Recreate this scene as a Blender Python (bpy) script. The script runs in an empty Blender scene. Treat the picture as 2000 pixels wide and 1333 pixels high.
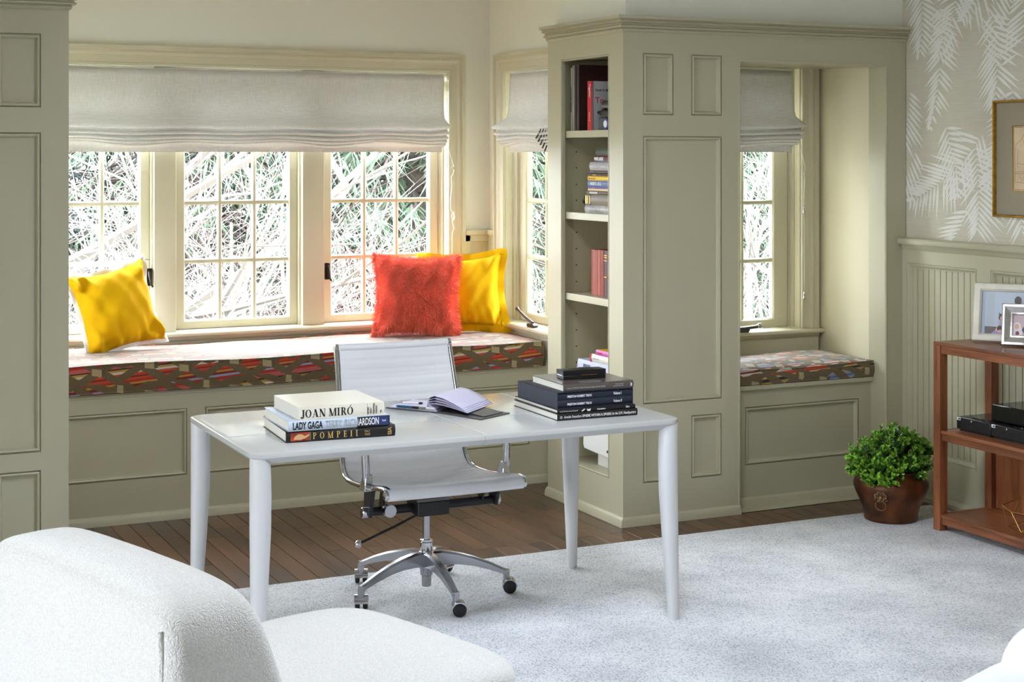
import bpy, bmesh, math, random
from mathutils import Vector, Matrix, Euler
R = math.radians
PI = math.pi
C = bpy.context.scene.collection
scene = bpy.context.scene
random.seed(7)

# ------------------------------------------------------------------ camera
cam_d = bpy.data.cameras.new('camera')
cam = bpy.data.objects.new('camera', cam_d)
C.objects.link(cam)
cam.location = (0, 0, 1.70)
cam.rotation_euler = (R(90), 0, -math.atan(1470 / 3079.0))
cam_d.sensor_width = 36
cam_d.lens = 3079 / 2000 * 36
cam_d.shift_y = -364.5 / 2000
cam_d.clip_start = 0.05
scene.camera = cam
# ------------------------------------------------------------------ world, light, exposure
SKY = 12.0
w = bpy.data.worlds.new('overcast_sky')
scene.world = w
w.use_nodes = True
nt = w.node_tree
bg = nt.nodes['Background']
tc = nt.nodes.new('ShaderNodeTexCoord')
sp = nt.nodes.new('ShaderNodeSeparateXYZ')
cr = nt.nodes.new('ShaderNodeValToRGB')
nt.links.new(tc.outputs['Generated'], sp.inputs[0])
nt.links.new(sp.outputs['Z'], cr.inputs[0])
nt.links.new(cr.outputs[0], bg.inputs['Color'])
cr.color_ramp.elements[0].position = 0.0
cr.color_ramp.elements[0].color = (0.84, 0.90, 0.97, 1)
cr.color_ramp.elements[1].position = 0.9
cr.color_ramp.elements[1].color = (0.85, 0.94, 1.08, 1)
bg.inputs['Strength'].default_value = SKY

def portal(name, loc, rot, sx, sy):
    d = bpy.data.lights.new(name, 'AREA')
    d.shape = 'RECTANGLE'
    d.size, d.size_y = sx, sy
    d.cycles.is_portal = True
    o = bpy.data.objects.new(name, d)
    o.location = loc
    o.rotation_euler = rot
    C.objects.link(o)
    return o

# daylight openings outside the frame: a window in the left wall and a skylight added to brighten the rug
LW = (2.2, 3.65, 0.5, 2.4)      # y0 y1 z0 z1 of the glazed opening in the left wall
XL, YF = -4.0, -1.6
SK = (1.8, 2.55, 3.45, 4.35)            # x0 x1 y0 y1 of the added skylight
CZ = 2.78
portal('daylight_portal_left', (XL + .01, (LW[0] + LW[1]) / 2, (LW[2] + LW[3]) / 2), (0, R(-90), 0), LW[3] - LW[2], LW[1] - LW[0])
portal('daylight_portal_added_skylight', ((SK[0] + SK[1]) / 2, (SK[2] + SK[3]) / 2, CZ + .1), (0, 0, 0), SK[1] - SK[0], SK[3] - SK[2])
portal('daylight_portal_bay_left', (.76, 7.515, 1.45), (0, R(-90), 0), 1.40, .64)
portal('daylight_portal_bay', (2.275, 8.22, 1.45), (R(-90), 0, 0), 2.33, 1.40)
portal('daylight_portal_bay_side', (3.88, 7.515, 1.45), (0, R(90), 0), 1.40, .64)
portal('daylight_portal_niche', (4.62, 7.0, 1.45), (R(-90), 0, 0), .62, 1.40)

vs = scene.view_settings
vs.view_transform = 'Standard'
vs.look = 'None'
vs.gamma = 1
vs.use_curve_mapping = False
vs.exposure = 1.38
scene.cycles.use_denoising = True
scene.cycles.diffuse_bounces = 6
scene.cycles.glossy_bounces = 4
scene.cycles.transparent_max_bounces = 12
scene.cycles.caustics_reflective = False
scene.cycles.caustics_refractive = False

# ------------------------------------------------------------------ materials
def s2l(c):
    return tuple(((v / 255) / 12.92 if v / 255 <= 0.04045 else ((v / 255 + 0.055) / 1.055) ** 2.4) for v in c)

def mat(name, rgb, rough=.5, metal=0, spec=.5, sheen=0, bump=None, var=None, srgb=True, coat=0, trans=0):
    """bump=(scale,strength,distance)  var=(scale,amount) gives a soft tone variation"""
    m = bpy.data.materials.new(name)
    m.use_nodes = True
    n = m.node_tree
    b = n.nodes['Principled BSDF']
    col = s2l(rgb) if srgb else rgb
    b.inputs['Base Color'].default_value = (*col, 1)
    b.inputs['Roughness'].default_value = rough
    b.inputs['Metallic'].default_value = metal
    b.inputs['Specular IOR Level'].default_value = spec
    b.inputs['Sheen Weight'].default_value = sheen
    b.inputs['Coat Weight'].default_value = coat
    t = n.nodes.new('ShaderNodeTexCoord')
    if var:
        no = n.nodes.new('ShaderNodeTexNoise')
        no.inputs['Scale'].default_value = var[0]
        no.inputs['Detail'].default_value = 6
        n.links.new(t.outputs['Object'], no.inputs['Vector'])
        r = n.nodes.new('ShaderNodeValToRGB')
        r.color_ramp.elements[0].position = .3
        r.color_ramp.elements[1].position = .7
        a = var[1]
        r.color_ramp.elements[0].color = (*[max(0, c * (1 - a)) for c in col], 1)
        r.color_ramp.elements[1].color = (*[min(1, c * (1 + a)) for c in col], 1)
        n.links.new(no.outputs['Fac'], r.inputs[0])
        n.links.new(r.outputs[0], b.inputs['Base Color'])
    if bump:
        no = n.nodes.new('ShaderNodeTexNoise')
        no.inputs['Scale'].default_value = bump[0]
        no.inputs['Detail'].default_value = 4
        n.links.new(t.outputs['Object'], no.inputs['Vector'])
        bu = n.nodes.new('ShaderNodeBump')
        bu.inputs['Strength'].default_value = bump[1]
        bu.inputs['Distance'].default_value = bump[2]
        n.links.new(no.outputs['Fac'], bu.inputs['Height'])
        n.links.new(bu.outputs[0], b.inputs['Normal'])
    return m

class NT:
    """small helper to write node graphs"""
    def __init__(s, m):
        s.n = m.node_tree
        s.b = s.n.nodes['Principled BSDF']
        s.tc = s.n.nodes.new('ShaderNodeTexCoord')
    def lk(s, a, b): s.n.links.new(a, b)
    def put(s, sock, v):
        if hasattr(v, 'is_linked') or isinstance(v, bpy.types.NodeSocket): s.lk(v, sock)
        else: sock.default_value = v
    def math(s, op, a, b=0.0, c=0.0):
        x = s.n.nodes.new('ShaderNodeMath'); x.operation = op
        s.put(x.inputs[0], a); s.put(x.inputs[1], b); s.put(x.inputs[2], c)
        return x.outputs[0]
    def sep(s, v):
        x = s.n.nodes.new('ShaderNodeSeparateXYZ'); s.lk(v, x.inputs[0]); return x.outputs
    def mapping(s, v, scale=(1, 1, 1), rot=(0, 0, 0), loc=(0, 0, 0)):
        x = s.n.nodes.new('ShaderNodeMapping')
        x.inputs['Scale'].default_value = scale; x.inputs['Rotation'].default_value = rot; x.inputs['Location'].default_value = loc
        s.lk(v, x.inputs['Vector']); return x.outputs[0]
    def noise(s, v, scale, detail=3, rough=.5):
        x = s.n.nodes.new('ShaderNodeTexNoise'); s.lk(v, x.inputs['Vector'])
        x.inputs['Scale'].default_value = scale; x.inputs['Detail'].default_value = detail; x.inputs['Roughness'].default_value = rough
        return x.outputs['Fac']
    def voro(s, v, scale, feature='F1'):
        x = s.n.nodes.new('ShaderNodeTexVoronoi'); x.feature = feature
        s.lk(v, x.inputs['Vector']); x.inputs['Scale'].default_value = scale
        return x.outputs['Distance']
    def ramp(s, f, stops, interp='LINEAR'):
        x = s.n.nodes.new('ShaderNodeValToRGB'); x.color_ramp.interpolation = interp
        e = x.color_ramp.elements
        while len(e) < len(stops): e.new(.5)
        for k, (p, c) in enumerate(stops):
            e[k].position = p; e[k].color = (*c, 1)
        s.put(x.inputs[0], f); return x.outputs[0]
    def mix(s, f, a, b):
        x = s.n.nodes.new('ShaderNodeMix'); x.data_type = 'RGBA'
        s.put(x.inputs[0], f)
        for k, v in ((6, a), (7, b)):
            if isinstance(v, tuple): x.inputs[k].default_value = (*v, 1)
            else: s.lk(v, x.inputs[k])
        return x.outputs[2]
    def bump(s, h, strength, dist):
        x = s.n.nodes.new('ShaderNodeBump'); s.lk(h, x.inputs['Height'])
        x.inputs['Strength'].default_value = strength; x.inputs['Distance'].default_value = dist
        s.lk(x.outputs[0], s.b.inputs['Normal'])

M = {}
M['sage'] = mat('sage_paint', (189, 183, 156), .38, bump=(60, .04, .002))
M['trim'] = mat('cream_trim_flare_lifted', (212, 206, 180), .36, bump=(60, .04, .002))  # lighter than the cabinet sage, imitating window flare in the paint
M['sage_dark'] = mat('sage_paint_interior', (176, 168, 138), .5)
M['gap'] = mat('dark_gap', (70, 62, 45), .9)
M['wall'] = mat('cream_wall_paint', (242, 242, 230), .85, bump=(180, .05, .001))
M['niche_wall'] = mat('warm_cream_paint', (220, 212, 184), .8, bump=(180, .05, .001))
M['ceil'] = mat('ceiling_paint', (236, 233, 226), .9)
M['black'] = mat('black_plastic', (18, 17, 20), .38)
M['gloss_black'] = mat('gloss_black', (12, 11, 13), .12)
M['chrome'] = mat('chrome', (205, 205, 208), .09, metal=1)
M['alu'] = mat('polished_aluminium', (176, 176, 180), .22, metal=1, bump=(40, .03, .002))
M['steel'] = mat('grey_steel_hardware', (105, 100, 100), .35, metal=1)
M['bronze'] = mat('dark_bronze_hardware', (52, 42, 36), .4, metal=.7)
M['gold'] = mat('brass_wire', (196, 152, 84), .3, metal=1)
M['gilt'] = mat('gilt_frame', (186, 140, 58), .32, metal=.9, var=(60, .25))
M['white_leather'] = mat('white_leather', (226, 226, 228), .42, bump=(260, .08, .001))
M['desk'] = mat('pale_grey_leather', (192, 192, 190), .17, bump=(420, .05, .0006))
M['desk_leg'] = mat('pale_grey_leather_leg', (212, 212, 213), .42, bump=(420, .06, .0006))
M['thread'] = mat('stitch_thread', (240, 240, 238), .7)
M['seam'] = mat('seam_groove', (150, 150, 150), .7)
M['paper'] = mat('paper_edges', (232, 228, 218), .85, bump=(500, .1, .0005))
M['white'] = mat('white_card', (238, 236, 232), .6)
M['soil'] = mat('soil', (40, 32, 24), .95)
M['cord'] = mat('cotton_cord', (236, 232, 220), .8)

def glass_mat():
    m = bpy.data.materials.new('window_glass'); m.use_nodes = True
    n = m.node_tree; n.nodes.clear()
    out = n.nodes.new('ShaderNodeOutputMaterial')
    tr = n.nodes.new('ShaderNodeBsdfTransparent'); tr.inputs[0].default_value = (.97, .985, .98, 1)
    gl = n.nodes.new('ShaderNodeBsdfGlossy'); gl.inputs['Roughness'].default_value = .02
    lw = n.nodes.new('ShaderNodeLayerWeight'); lw.inputs['Blend'].default_value = .5
    pw = n.nodes.new('ShaderNodeMath'); pw.operation = 'POWER'; pw.inputs[1].default_value = 5.0
    fr = n.nodes.new('ShaderNodeMath'); fr.operation = 'MULTIPLY_ADD'; fr.inputs[1].default_value = .94; fr.inputs[2].default_value = .05
    n.links.new(lw.outputs['Facing'], pw.inputs[0]); n.links.new(pw.outputs[0], fr.inputs[0])
    mx = n.nodes.new('ShaderNodeMixShader')
    n.links.new(fr.outputs[0], mx.inputs[0]); n.links.new(tr.outputs[0], mx.inputs[1]); n.links.new(gl.outputs[0], mx.inputs[2])
    n.links.new(mx.outputs[0], out.inputs[0])
    return m
M['glass'] = glass_mat()

def linen_mat():
    m = mat('white_linen', (226, 223, 216), .9, sheen=.2)
    g = NT(m); v = g.tc.outputs['Object']
    a = g.noise(g.mapping(v, (420, 420, 12)), 1, 2)
    b2 = g.noise(g.mapping(v, (14, 14, 420)), 1, 2)
    s = g.math('ADD', a, b2)
    g.lk(g.ramp(g.math('MULTIPLY', s, .5), [(.32, s2l((214, 211, 207))), (.62, s2l((242, 241, 238)))]), g.b.inputs['Base Color'])
    g.bump(s, .25, .001)
    n = m.node_tree
    out = [x for x in n.nodes if x.type == 'OUTPUT_MATERIAL'][0]
    tl = n.nodes.new('ShaderNodeBsdfTranslucent'); tl.inputs[0].default_value = (.84, .84, .82, 1)
    mx = n.nodes.new('ShaderNodeMixShader'); mx.inputs[0].default_value = .13
    n.links.new(g.b.outputs[0], mx.inputs[1]); n.links.new(tl.outputs[0], mx.inputs[2]); n.links.new(mx.outputs[0], out.inputs[0])
    return m
M['linen'] = linen_mat()

def wood_mat(name, c0, c1, rough, axis='Y', scale=1.0, coat=0):
    m = mat(name, c0, rough, coat=coat)
    g = NT(m); v = g.tc.outputs['Object']
    oi = g.n.nodes.new('ShaderNodeObjectInfo')
    sc = {'X': (2.2, 26, 26), 'Y': (26, 2.2, 26), 'Z': (26, 26, 2.2)}[axis]
    sc = tuple(x * scale for x in sc)
    cv = g.n.nodes.new('ShaderNodeCombineXYZ')
    r10 = g.math('MULTIPLY', oi.outputs['Random'], 37.0)
    for k in range(3): g.lk(r10, cv.inputs[k])
    vv = g.n.nodes.new('ShaderNodeVectorMath'); vv.operation = 'ADD'
    g.lk(g.mapping(v, sc), vv.inputs[0]); g.lk(cv.outputs[0], vv.inputs[1])
    f = g.noise(vv.outputs[0], 1.0, 6, .62)
    f2 = g.noise(vv.outputs[0], 5.0, 3, .6)
    f = g.math('ADD', g.math('MULTIPLY', f, .75), g.math('MULTIPLY', f2, .25))
    f = g.math('ADD', f, g.math('MULTIPLY', g.math('SUBTRACT', oi.outputs['Random'], .5), .22))
    col = g.ramp(f, [(.30, s2l(c0)), (.72, s2l(c1))])
    g.lk(col, g.b.inputs['Base Color'])
    g.bump(f2, .12, .001)
    return m
M['plank'] = wood_mat('dark_oak_plank', (56, 38, 27), (122, 82, 54), .24, 'Y', .8)
M['floorbase'] = mat('floor_base', (58, 42, 32), .5)
M['walnut_x'] = wood_mat('walnut_along_depth', (74, 38, 23), (164, 100, 63), .34, 'X', 1)
M['walnut_y'] = wood_mat('walnut_along_length', (74, 38, 23), (164, 100, 63), .34, 'Y', 1)
M['walnut_z'] = wood_mat('walnut_upright', (74, 38, 23), (164, 100, 63), .34, 'Z', 1)

def rug_mat():
    m = mat('woven_rug', (214, 217, 222), .95, spec=.1, sheen=.3)
    g = NT(m); v = g.tc.outputs['Object']
    rx_, ry_, rz_ = g.sep(v)
    row = g.math('FLOOR', g.math('MULTIPLY', rx_, 250.0))
    cvr = g.n.nodes.new('ShaderNodeCombineXYZ')
    g.lk(g.math('MULTIPLY', row, 3.71), cvr.inputs[0]); g.lk(g.math('MULTIPLY', ry_, 78.0), cvr.inputs[1])
    d = g.noise(cvr.outputs[0], 1, 2, .5)
    d2 = g.noise(g.mapping(v, (110, 34, 1)), 1.3, 2, .5)
    big = g.noise(v, 3.2, 4, .6)
    base = g.ramp(big, [(.3, s2l((212, 214, 219))), (.65, s2l((238, 239, 242)))])
    th = g.math('SUBTRACT', g.math('ADD', d, g.math('MULTIPLY', g.math('SUBTRACT', .5, big), .22)), .0)
    dash = g.ramp(th, [(.52, (0, 0, 0)), (.66, (1, 1, 1))])
    hue = g.ramp(d2, [(.35, s2l((84, 88, 98))), (.5, s2l((120, 126, 138))), (.65, s2l((112, 100, 98)))])
    light = g.ramp(d2, [(.55, (0, 0, 0)), (.64, (.35, .35, .35))])
    c = g.mix(light, base, s2l((160, 166, 178)))
    c = g.mix(g.math('MULTIPLY', dash, .62), c, hue)
    g.lk(c, g.b.inputs['Base Color'])
    h = g.math('ADD', g.noise(g.mapping(v, (260, 90, 1)), 1, 2), g.math('MULTIPLY', d, -.5))
    g.bump(h, .6, .004)
    return m
M['rug'] = rug_mat()

def boucle_mat():
    m = mat('white_boucle', (234, 231, 225), .95, spec=.1, sheen=.5)
    g = NT(m); v = g.tc.outputs['Object']
    n1 = g.noise(v, 55, 3)
    vv = g.n.nodes.new('ShaderNodeVectorMath'); vv.operation = 'SCALE'
    cv = g.n.nodes.new('ShaderNodeTexNoise'); cv.inputs['Scale'].default_value = 60; g.lk(v, cv.inputs['Vector'])
    vv.inputs['Scale'].default_value = .02; g.lk(cv.outputs['Color'], vv.inputs[0])
    ad = g.n.nodes.new('ShaderNodeVectorMath'); g.lk(v, ad.inputs[0]); g.lk(vv.outputs[0], ad.inputs[1])
    vo = g.voro(ad.outputs[0], 210)
    h = g.math('SUBTRACT', g.math('MULTIPLY', n1, .6), vo)
    g.lk(g.ramp(vo, [(.2, s2l((252, 251, 248))), (.8, s2l((238, 234, 228)))]), g.b.inputs['Base Color'])
    g.bump(h, .55, .0045)
    return m
M['boucle'] = boucle_mat()
M['white_cloth'] = mat('soft_white_cloth', (236, 236, 238), .9, sheen=.3, bump=(14, .25, .02))

def velvet(name, c, dk):
    m = mat(name, c, .8, spec=.12, sheen=.2)
    g = NT(m); v = g.tc.outputs['Object']
    g.lk(g.ramp(g.noise(v, 9, 4), [(.3, s2l(dk)), (.7, s2l(c))]), g.b.inputs['Base Color'])
    g.b.inputs['Sheen Tint'].default_value = (*s2l((250, 215, 90)), 1)
    g.bump(g.noise(v, 30, 4), .25, .006)
    return m
M['velvet'] = velvet('mustard_velvet', (232, 182, 8), (220, 168, 4))
M['mohair'] = mat('coral_mohair', (255, 98, 66), .9, spec=.1, sheen=.4, var=(14, .2))
M['mohair_tip'] = mat('coral_mohair_pile', (255, 122, 94), .8, spec=.2, sheen=.4, var=(10, .25))

def seat_fabric(name, stops):
    m = mat(name, (120, 100, 70), .75, spec=.35, sheen=.35)
    g = NT(m); v = g.tc.outputs['Object']
    x, y, z = g.sep(v)
    L, Hh = .40, .135
    vz = g.math('ADD', z, g.math('MULTIPLY', y, .9))
    u = g.math('DIVIDE', x, L)
    vv = g.math('DIVIDE', vz, Hh)
    # coloured stripes, slightly slanted, broken by the lattice
    sv = g.math('FRACT', g.math('ADD', vv, g.math('MULTIPLY', u, -.22)))
    stripes = g.mix(.22, g.ramp(sv, stops, 'CONSTANT'), s2l((70, 52, 36)))
    def tri(a): return g.math('ABSOLUTE', g.math('SUBTRACT', g.math('MULTIPLY', g.math('FRACT', a), 2.0), 1.0))
    fv = g.math('FRACT', vv)
    def near(a, t, w_): return g.math('LESS_THAN', g.math('ABSOLUTE', g.math('SUBTRACT', a, t)), w_)
    t1 = g.math('ADD', g.math('MULTIPLY', tri(u), .95), .0)
    t2 = g.math('SUBTRACT', 1.0, g.math('MULTIPLY', tri(g.math('ADD', u, .07)), .95))
    t3 = g.math('ADD', g.math('MULTIPLY', tri(g.math('ADD', u, .5)), .5), .62)
    band = g.math('MAXIMUM', near(fv, t1, .17), g.math('MAXIMUM', near(fv, t2, .155), near(fv, t3, .11)))
    brown = g.ramp(g.noise(g.mapping(v, (500, 500, 500)), 1, 2), [(.35, s2l((88, 72, 48))), (.65, s2l((120, 100, 70)))])
    c = g.mix(band, stripes, brown)
    # tan cube faces on the lattice
    fu = g.math('FRACT', u)
    for cu, cv, wu, wv_ in ((.30, .58, .055, .13), (.70, .40, .055, .13), (.98, .80, .05, .12)):
        sk = g.math('ADD', fv, g.math('MULTIPLY', fu, .5))
        cb = g.math('MULTIPLY', near(fu, cu, wu), near(sk, cv + cu * .5, wv_))
        c = g.mix(cb, c, s2l((168, 152, 114)))
        cb2 = g.math('MULTIPLY', near(fu, cu + wu + .022, .022), near(g.math('SUBTRACT', fv, g.math('MULTIPLY', fu, .9)), cv - (cu + wu + .022) * .9, wv_))
        c = g.mix(cb2, c, s2l((98, 80, 54)))
    g.lk(c, g.b.inputs['Base Color'])
    g.bump(g.noise(g.mapping(v, (600, 600, 600)), 1, 2), .25, .001)
    return m
red, wht, blu, yel, blk, org = s2l((190, 44, 34)), s2l((222, 214, 200)), s2l((150, 168, 196)), s2l((196, 156, 60)), s2l((36, 34, 40)), s2l((206, 76, 36))
dred = s2l((140, 26, 30)); pink = s2l((206, 96, 92))
M['seat_warm'] = seat_fabric('geometric_woven_fabric', [(0, pink), (.10, red), (.2, blu), (.27, dred), (.36, yel), (.42, red), (.5, org), (.58, dred), (.64, org), (.74, wht), (.82, yel), (.9, blk), (.95, pink)])
M['seat_cool'] = seat_fabric('geometric_woven_fabric_cool', [(0, org), (.10, wht), (.2, dred), (.28, wht), (.38, red), (.46, blu), (.54, s2l((110, 126, 160))), (.62, blu), (.7, yel), (.78, blk), (.88, s2l((200, 186, 120))), (.95, red)])

def wallpaper_mat():
    m = mat('grasscloth_wallpaper', (196, 188, 170), .8)
    g = NT(m); v = g.tc.outputs['Object']
    a = g.noise(g.mapping(v, (1, 6, 260)), 1, 3)
    b2 = g.noise(v, 5, 4)
    g.lk(g.ramp(g.math('ADD', g.math('MULTIPLY', a, .6), g.math('MULTIPLY', b2, .4)), [(.3, s2l((204, 196, 176))), (.7, s2l((222, 216, 202)))]), g.b.inputs['Base Color'])
    g.bump(a, .2, .001)
    return m
M['wallpaper'] = wallpaper_mat()
M['frond'] = mat('printed_palm_white', (244, 242, 236), .7)

def pot_mat():
    m = mat('aged_copper', (120, 70, 42), .38, metal=.75)
    g = NT(m); v = g.tc.outputs['Object']
    x, y, z = g.sep(v)
    f = g.math('ADD', g.noise(v, 9, 5), g.math('MULTIPLY', z, -.2))
    g.lk(g.ramp(f, [(.3, s2l((66, 48, 38))), (.5, s2l((112, 68, 44))), (.7, s2l((150, 86, 46)))]), g.b.inputs['Base Color'])
    g.lk(g.ramp(g.noise(v, 14, 4), [(.3, (.28, .28, .28)), (.7, (.5, .5, .5))]), g.b.inputs['Roughness'])
    g.bump(g.noise(v, 24, 3), .1, .004)
    return m
M['copper'] = pot_mat()
M['aged_bronze'] = mat('aged_bronze', (128, 96, 66), .45, metal=.8, var=(60, .4))
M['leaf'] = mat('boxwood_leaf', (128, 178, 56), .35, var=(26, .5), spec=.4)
M['leaf_dark'] = mat('boxwood_leaf_painted_shade', (62, 112, 36), .4, var=(26, .4), spec=.4)  # darker copy of the leaf green, shade painted into the colour
M['stem'] = mat('green_stem', (74, 84, 40), .7)
M['branch'] = mat('pale_bare_branch', (138, 130, 123), .9)
M['branch_red'] = mat('reddish_twig', (70, 54, 48), .9)
M['bark'] = mat('grey_brown_bark', (86, 74, 68), .95, bump=(20, .5, .03))
M['spruce'] = mat('spruce_needles', (74, 94, 71), .8, var=(3, .3))
M['spruce2'] = mat('dusty_green_needles', (78, 92, 86), .8, var=(3, .3))
M['lawn'] = mat('winter_lawn', (62, 66, 50), .95, var=(2, .2))

# ------------------------------------------------------------------ mesh helpers
ORG = {}
def setp(o, label=None, cat=None, group=None, kind=None):
    if label: o['label'] = label
    if cat: o['category'] = cat
    if group: o['group'] = group
    if kind: o['kind'] = kind
    return o

def thing(name, label, cat, loc=(0, 0, 0), rot=(0, 0, 0), group=None, kind=None, local=False):
    o = bpy.data.objects.new(name, None)
    o.empty_display_size = .05
    o.location = loc
    o.rotation_euler = rot
    C.objects.link(o)
    setp(o, label, cat, group, kind)
    ORG[o] = Vector((0, 0, 0)) if local else Vector(loc)
    return o

def structure(name, loc=(0, 0, 0)):
    return thing(name, None, None, loc, kind='structure')

class MB:
    def __init__(s):
        s.v = []; s.f = []; s.mi = []; s.cur = 0
    def add(s, vs, fs):
        o = len(s.v)
        s.v += [tuple(p) for p in vs]
        s.f += [tuple(i + o for i in f) for f in fs]
        s.mi += [s.cur] * len(fs)
        return s
    def box(s, x0, x1, y0, y1, z0, z1):
        return s.add([(x0, y0, z0), (x1, y0, z0), (x1, y1, z0), (x0, y1, z0), (x0, y0, z1), (x1, y0, z1), (x1, y1, z1), (x0, y1, z1)],
                     [(0, 3, 2, 1), (4, 5, 6, 7), (0, 1, 5, 4), (1, 2, 6, 5), (2, 3, 7, 6), (3, 0, 4, 7)])
    def quad(s, a, b, c, d): return s.add([a, b, c, d], [(0, 1, 2, 3)])
    def hexa(s, bottom, top):   # two quads -> solid
        return s.add(list(bottom) + list(top), [(3, 2, 1, 0), (4, 5, 6, 7), (0, 1, 5, 4), (1, 2, 6, 5), (2, 3, 7, 6), (3, 0, 4, 7)])
    def prism(s, pts, fn, a0, a1):  # 2-D outline (u,v) extruded between a0 and a1: fn(u,v,a) -> xyz
        n = len(pts)
        vs = [fn(u, v, a0) for u, v in pts] + [fn(u, v, a1) for u, v in pts]
        fs = [tuple(range(n - 1, -1, -1)), tuple(range(n, 2 * n))] + [(i, (i + 1) % n, n + (i + 1) % n, n + i) for i in range(n)]
        return s.add(vs, fs)
    def tube(s, pts, r, n=8, closed=False, caps=True, sq=None):
        pts = [Vector(p) for p in pts]
        k = len(pts)
        rs = r if isinstance(r, (list, tuple)) else [r] * k
        vs = []; prev = None
        for i in range(k):
            if closed: t = pts[(i + 1) % k] - pts[i - 1]
            else: t = pts[min(i + 1, k - 1)] - pts[max(i - 1, 0)]
            if t.length < 1e-9: t = Vector((0, 0, 1))
            t.normalize()
            if prev is None:
                up = Vector((0, 0, 1)) if abs(t.z) < .9 else Vector((1, 0, 0))
                a = t.cross(up).normalized()
            else:
                a = prev - t * prev.dot(t)
                if a.length < 1e-6: a = t.orthogonal()
                a.normalize()
            prev = a
            b = t.cross(a)
            for j in range(n):
                th = 2 * PI * j / n
                vs.append(pts[i] + (a * math.cos(th) + b * math.sin(th)) * rs[i])
        fs = []
        for i in range(k if closed else k - 1):
            i2 = (i + 1) % k
            for j in range(n):
                j2 = (j + 1) % n
                fs.append((i * n + j, i * n + j2, i2 * n + j2, i2 * n + j))
        if caps and not closed:
            fs.append(tuple(range(n - 1, -1, -1))); fs.append(tuple(range((k - 1) * n, k * n)))
        return s.add(vs, fs)
    def lathe(s, prof, c=(0, 0, 0), n=24, axis='Z', sx=1, sy=1):
        vs = []
        for r, h in prof:
            for j in range(n):
                th = 2 * PI * j / n
                p = (r * math.cos(th) * sx, r * math.sin(th) * sy, h)
                if axis == 'Y': p = (p[0], p[2], p[1])
                if axis == 'X': p = (p[2], p[0], p[1])
                vs.append((p[0] + c[0], p[1] + c[1], p[2] + c[2]))
        fs = []
        for i in range(len(prof) - 1):
            for j in range(n):
                j2 = (j + 1) % n
                fs.append((i * n + j, i * n + j2, (i + 1) * n + j2, (i + 1) * n + j))
        if prof[0][0] > 1e-6: fs.append(tuple(range(n - 1, -1, -1)))
        if prof[-1][0] > 1e-6: fs.append(tuple(range((len(prof) - 1) * n, len(prof) * n)))
        return s.add(vs, fs)
    def ball(s, c, r, n=12, k=7, sc=(1, 1, 1)):
        prof = [(max(1e-4, r * math.sin(PI * i / (k - 1))), -r * math.cos(PI * i / (k - 1))) for i in range(k)]
        o = len(s.v); s.lathe(prof, (0, 0, 0), n)
        for i in range(o, len(s.v)):
            x, y, z = s.v[i]; s.v[i] = (x * sc[0] + c[0], y * sc[1] + c[1], z * sc[2] + c[2])
        return s
    def grid(s, fn, nu, nv, closed_u=False):
        vs = [fn(i / (nu - 1 if not closed_u else nu), j / (nv - 1)) for i in range(nu) for j in range(nv)]
        fs = []
        for i in range(nu if closed_u else nu - 1):
            i2 = (i + 1) % nu
            for j in range(nv - 1):
                fs.append((i * nv + j, i2 * nv + j, i2 * nv + j + 1, i * nv + j + 1))
        return s.add(vs, fs)
    def frame(s, mp, u0, u1, v0, v1, prof, fill=False):
        """mitred rectangular moulding: prof = [(inset, height)], mp(u,v,h)->xyz"""
        vs = []
        for t, h in prof:
            vs += [mp(u0 + t, v0 + t, h), mp(u1 - t, v0 + t, h), mp(u1 - t, v1 - t, h), mp(u0 + t, v1 - t, h)]
        fs = []
        for i in range(len(prof) - 1):
            for j in range(4):
                j2 = (j + 1) % 4
                fs.append((i * 4 + j, i * 4 + j2, i * 4 + 4 + j2, i * 4 + 4 + j))
        if fill:
            k = (len(prof) - 1) * 4
            fs.append((k, k + 1, k + 2, k + 3))
        return s.add(vs, fs)
    def face(s, mp, u0, u1, v0, v1, holes=(), h=0):
        us = sorted({u0, u1, *[x for q in holes for x in q[:2]]})
        vz = sorted({v0, v1, *[x for q in holes for x in q[2:]]})
        us = [u for u in us if u0 - 1e-9 <= u <= u1 + 1e-9]; vz = [v for v in vz if v0 - 1e-9 <= v <= v1 + 1e-9]
        for a, b in zip(us, us[1:]):
            for c, d in zip(vz, vz[1:]):
                cu, cv = (a + b) / 2, (c + d) / 2
                if any(q[0] < cu < q[1] and q[2] < cv < q[3] for q in holes): continue
                s.quad(mp(a, c, h), mp(b, c, h), mp(b, d, h), mp(a, d, h))
        return s
    def sweep(s, path, prof, fn, caps=True):
        """prof points swept over path stations: fn(path_item, p, q)->xyz"""
        n = len(prof)
        vs = [fn(st, p, q) for st in path for p, q in prof]
        fs = []
        for i in range(len(path) - 1):
            for j in range(n - 1):
                fs.append((i * n + j, i * n + j + 1, (i + 1) * n + j + 1, (i + 1) * n + j))
        if caps:
            fs.append(tuple(range(n))); fs.append(tuple(range((len(path) - 1) * n + n - 1, (len(path) - 1) * n - 1, -1)))
        return s.add(vs, fs)
    def to(s, name, m, parent=None, label=None, smooth=38, bevel=0, seg=2, kind=None, mats=None, sub=0, solid=0, weld=False):
        org = Vector((0, 0, 0))
        if parent is not None: org = ORG[parent]
        me = bpy.data.meshes.new(name)
        me.from_pydata([(p[0] - org[0], p[1] - org[1], p[2] - org[2]) for p in s.v], [], s.f)
        for k in (mats or [m]): me.materials.append(M[k] if isinstance(k, str) else k)
        if mats: me.polygons.foreach_set('material_index', s.mi)
        bm = bmesh.new(); bm.from_mesh(me)
        if weld: bmesh.ops.remove_doubles(bm, verts=bm.verts, dist=1e-5)
        bmesh.ops.recalc_face_normals(bm, faces=bm.faces)
        bm.to_mesh(me); bm.free()
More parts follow.
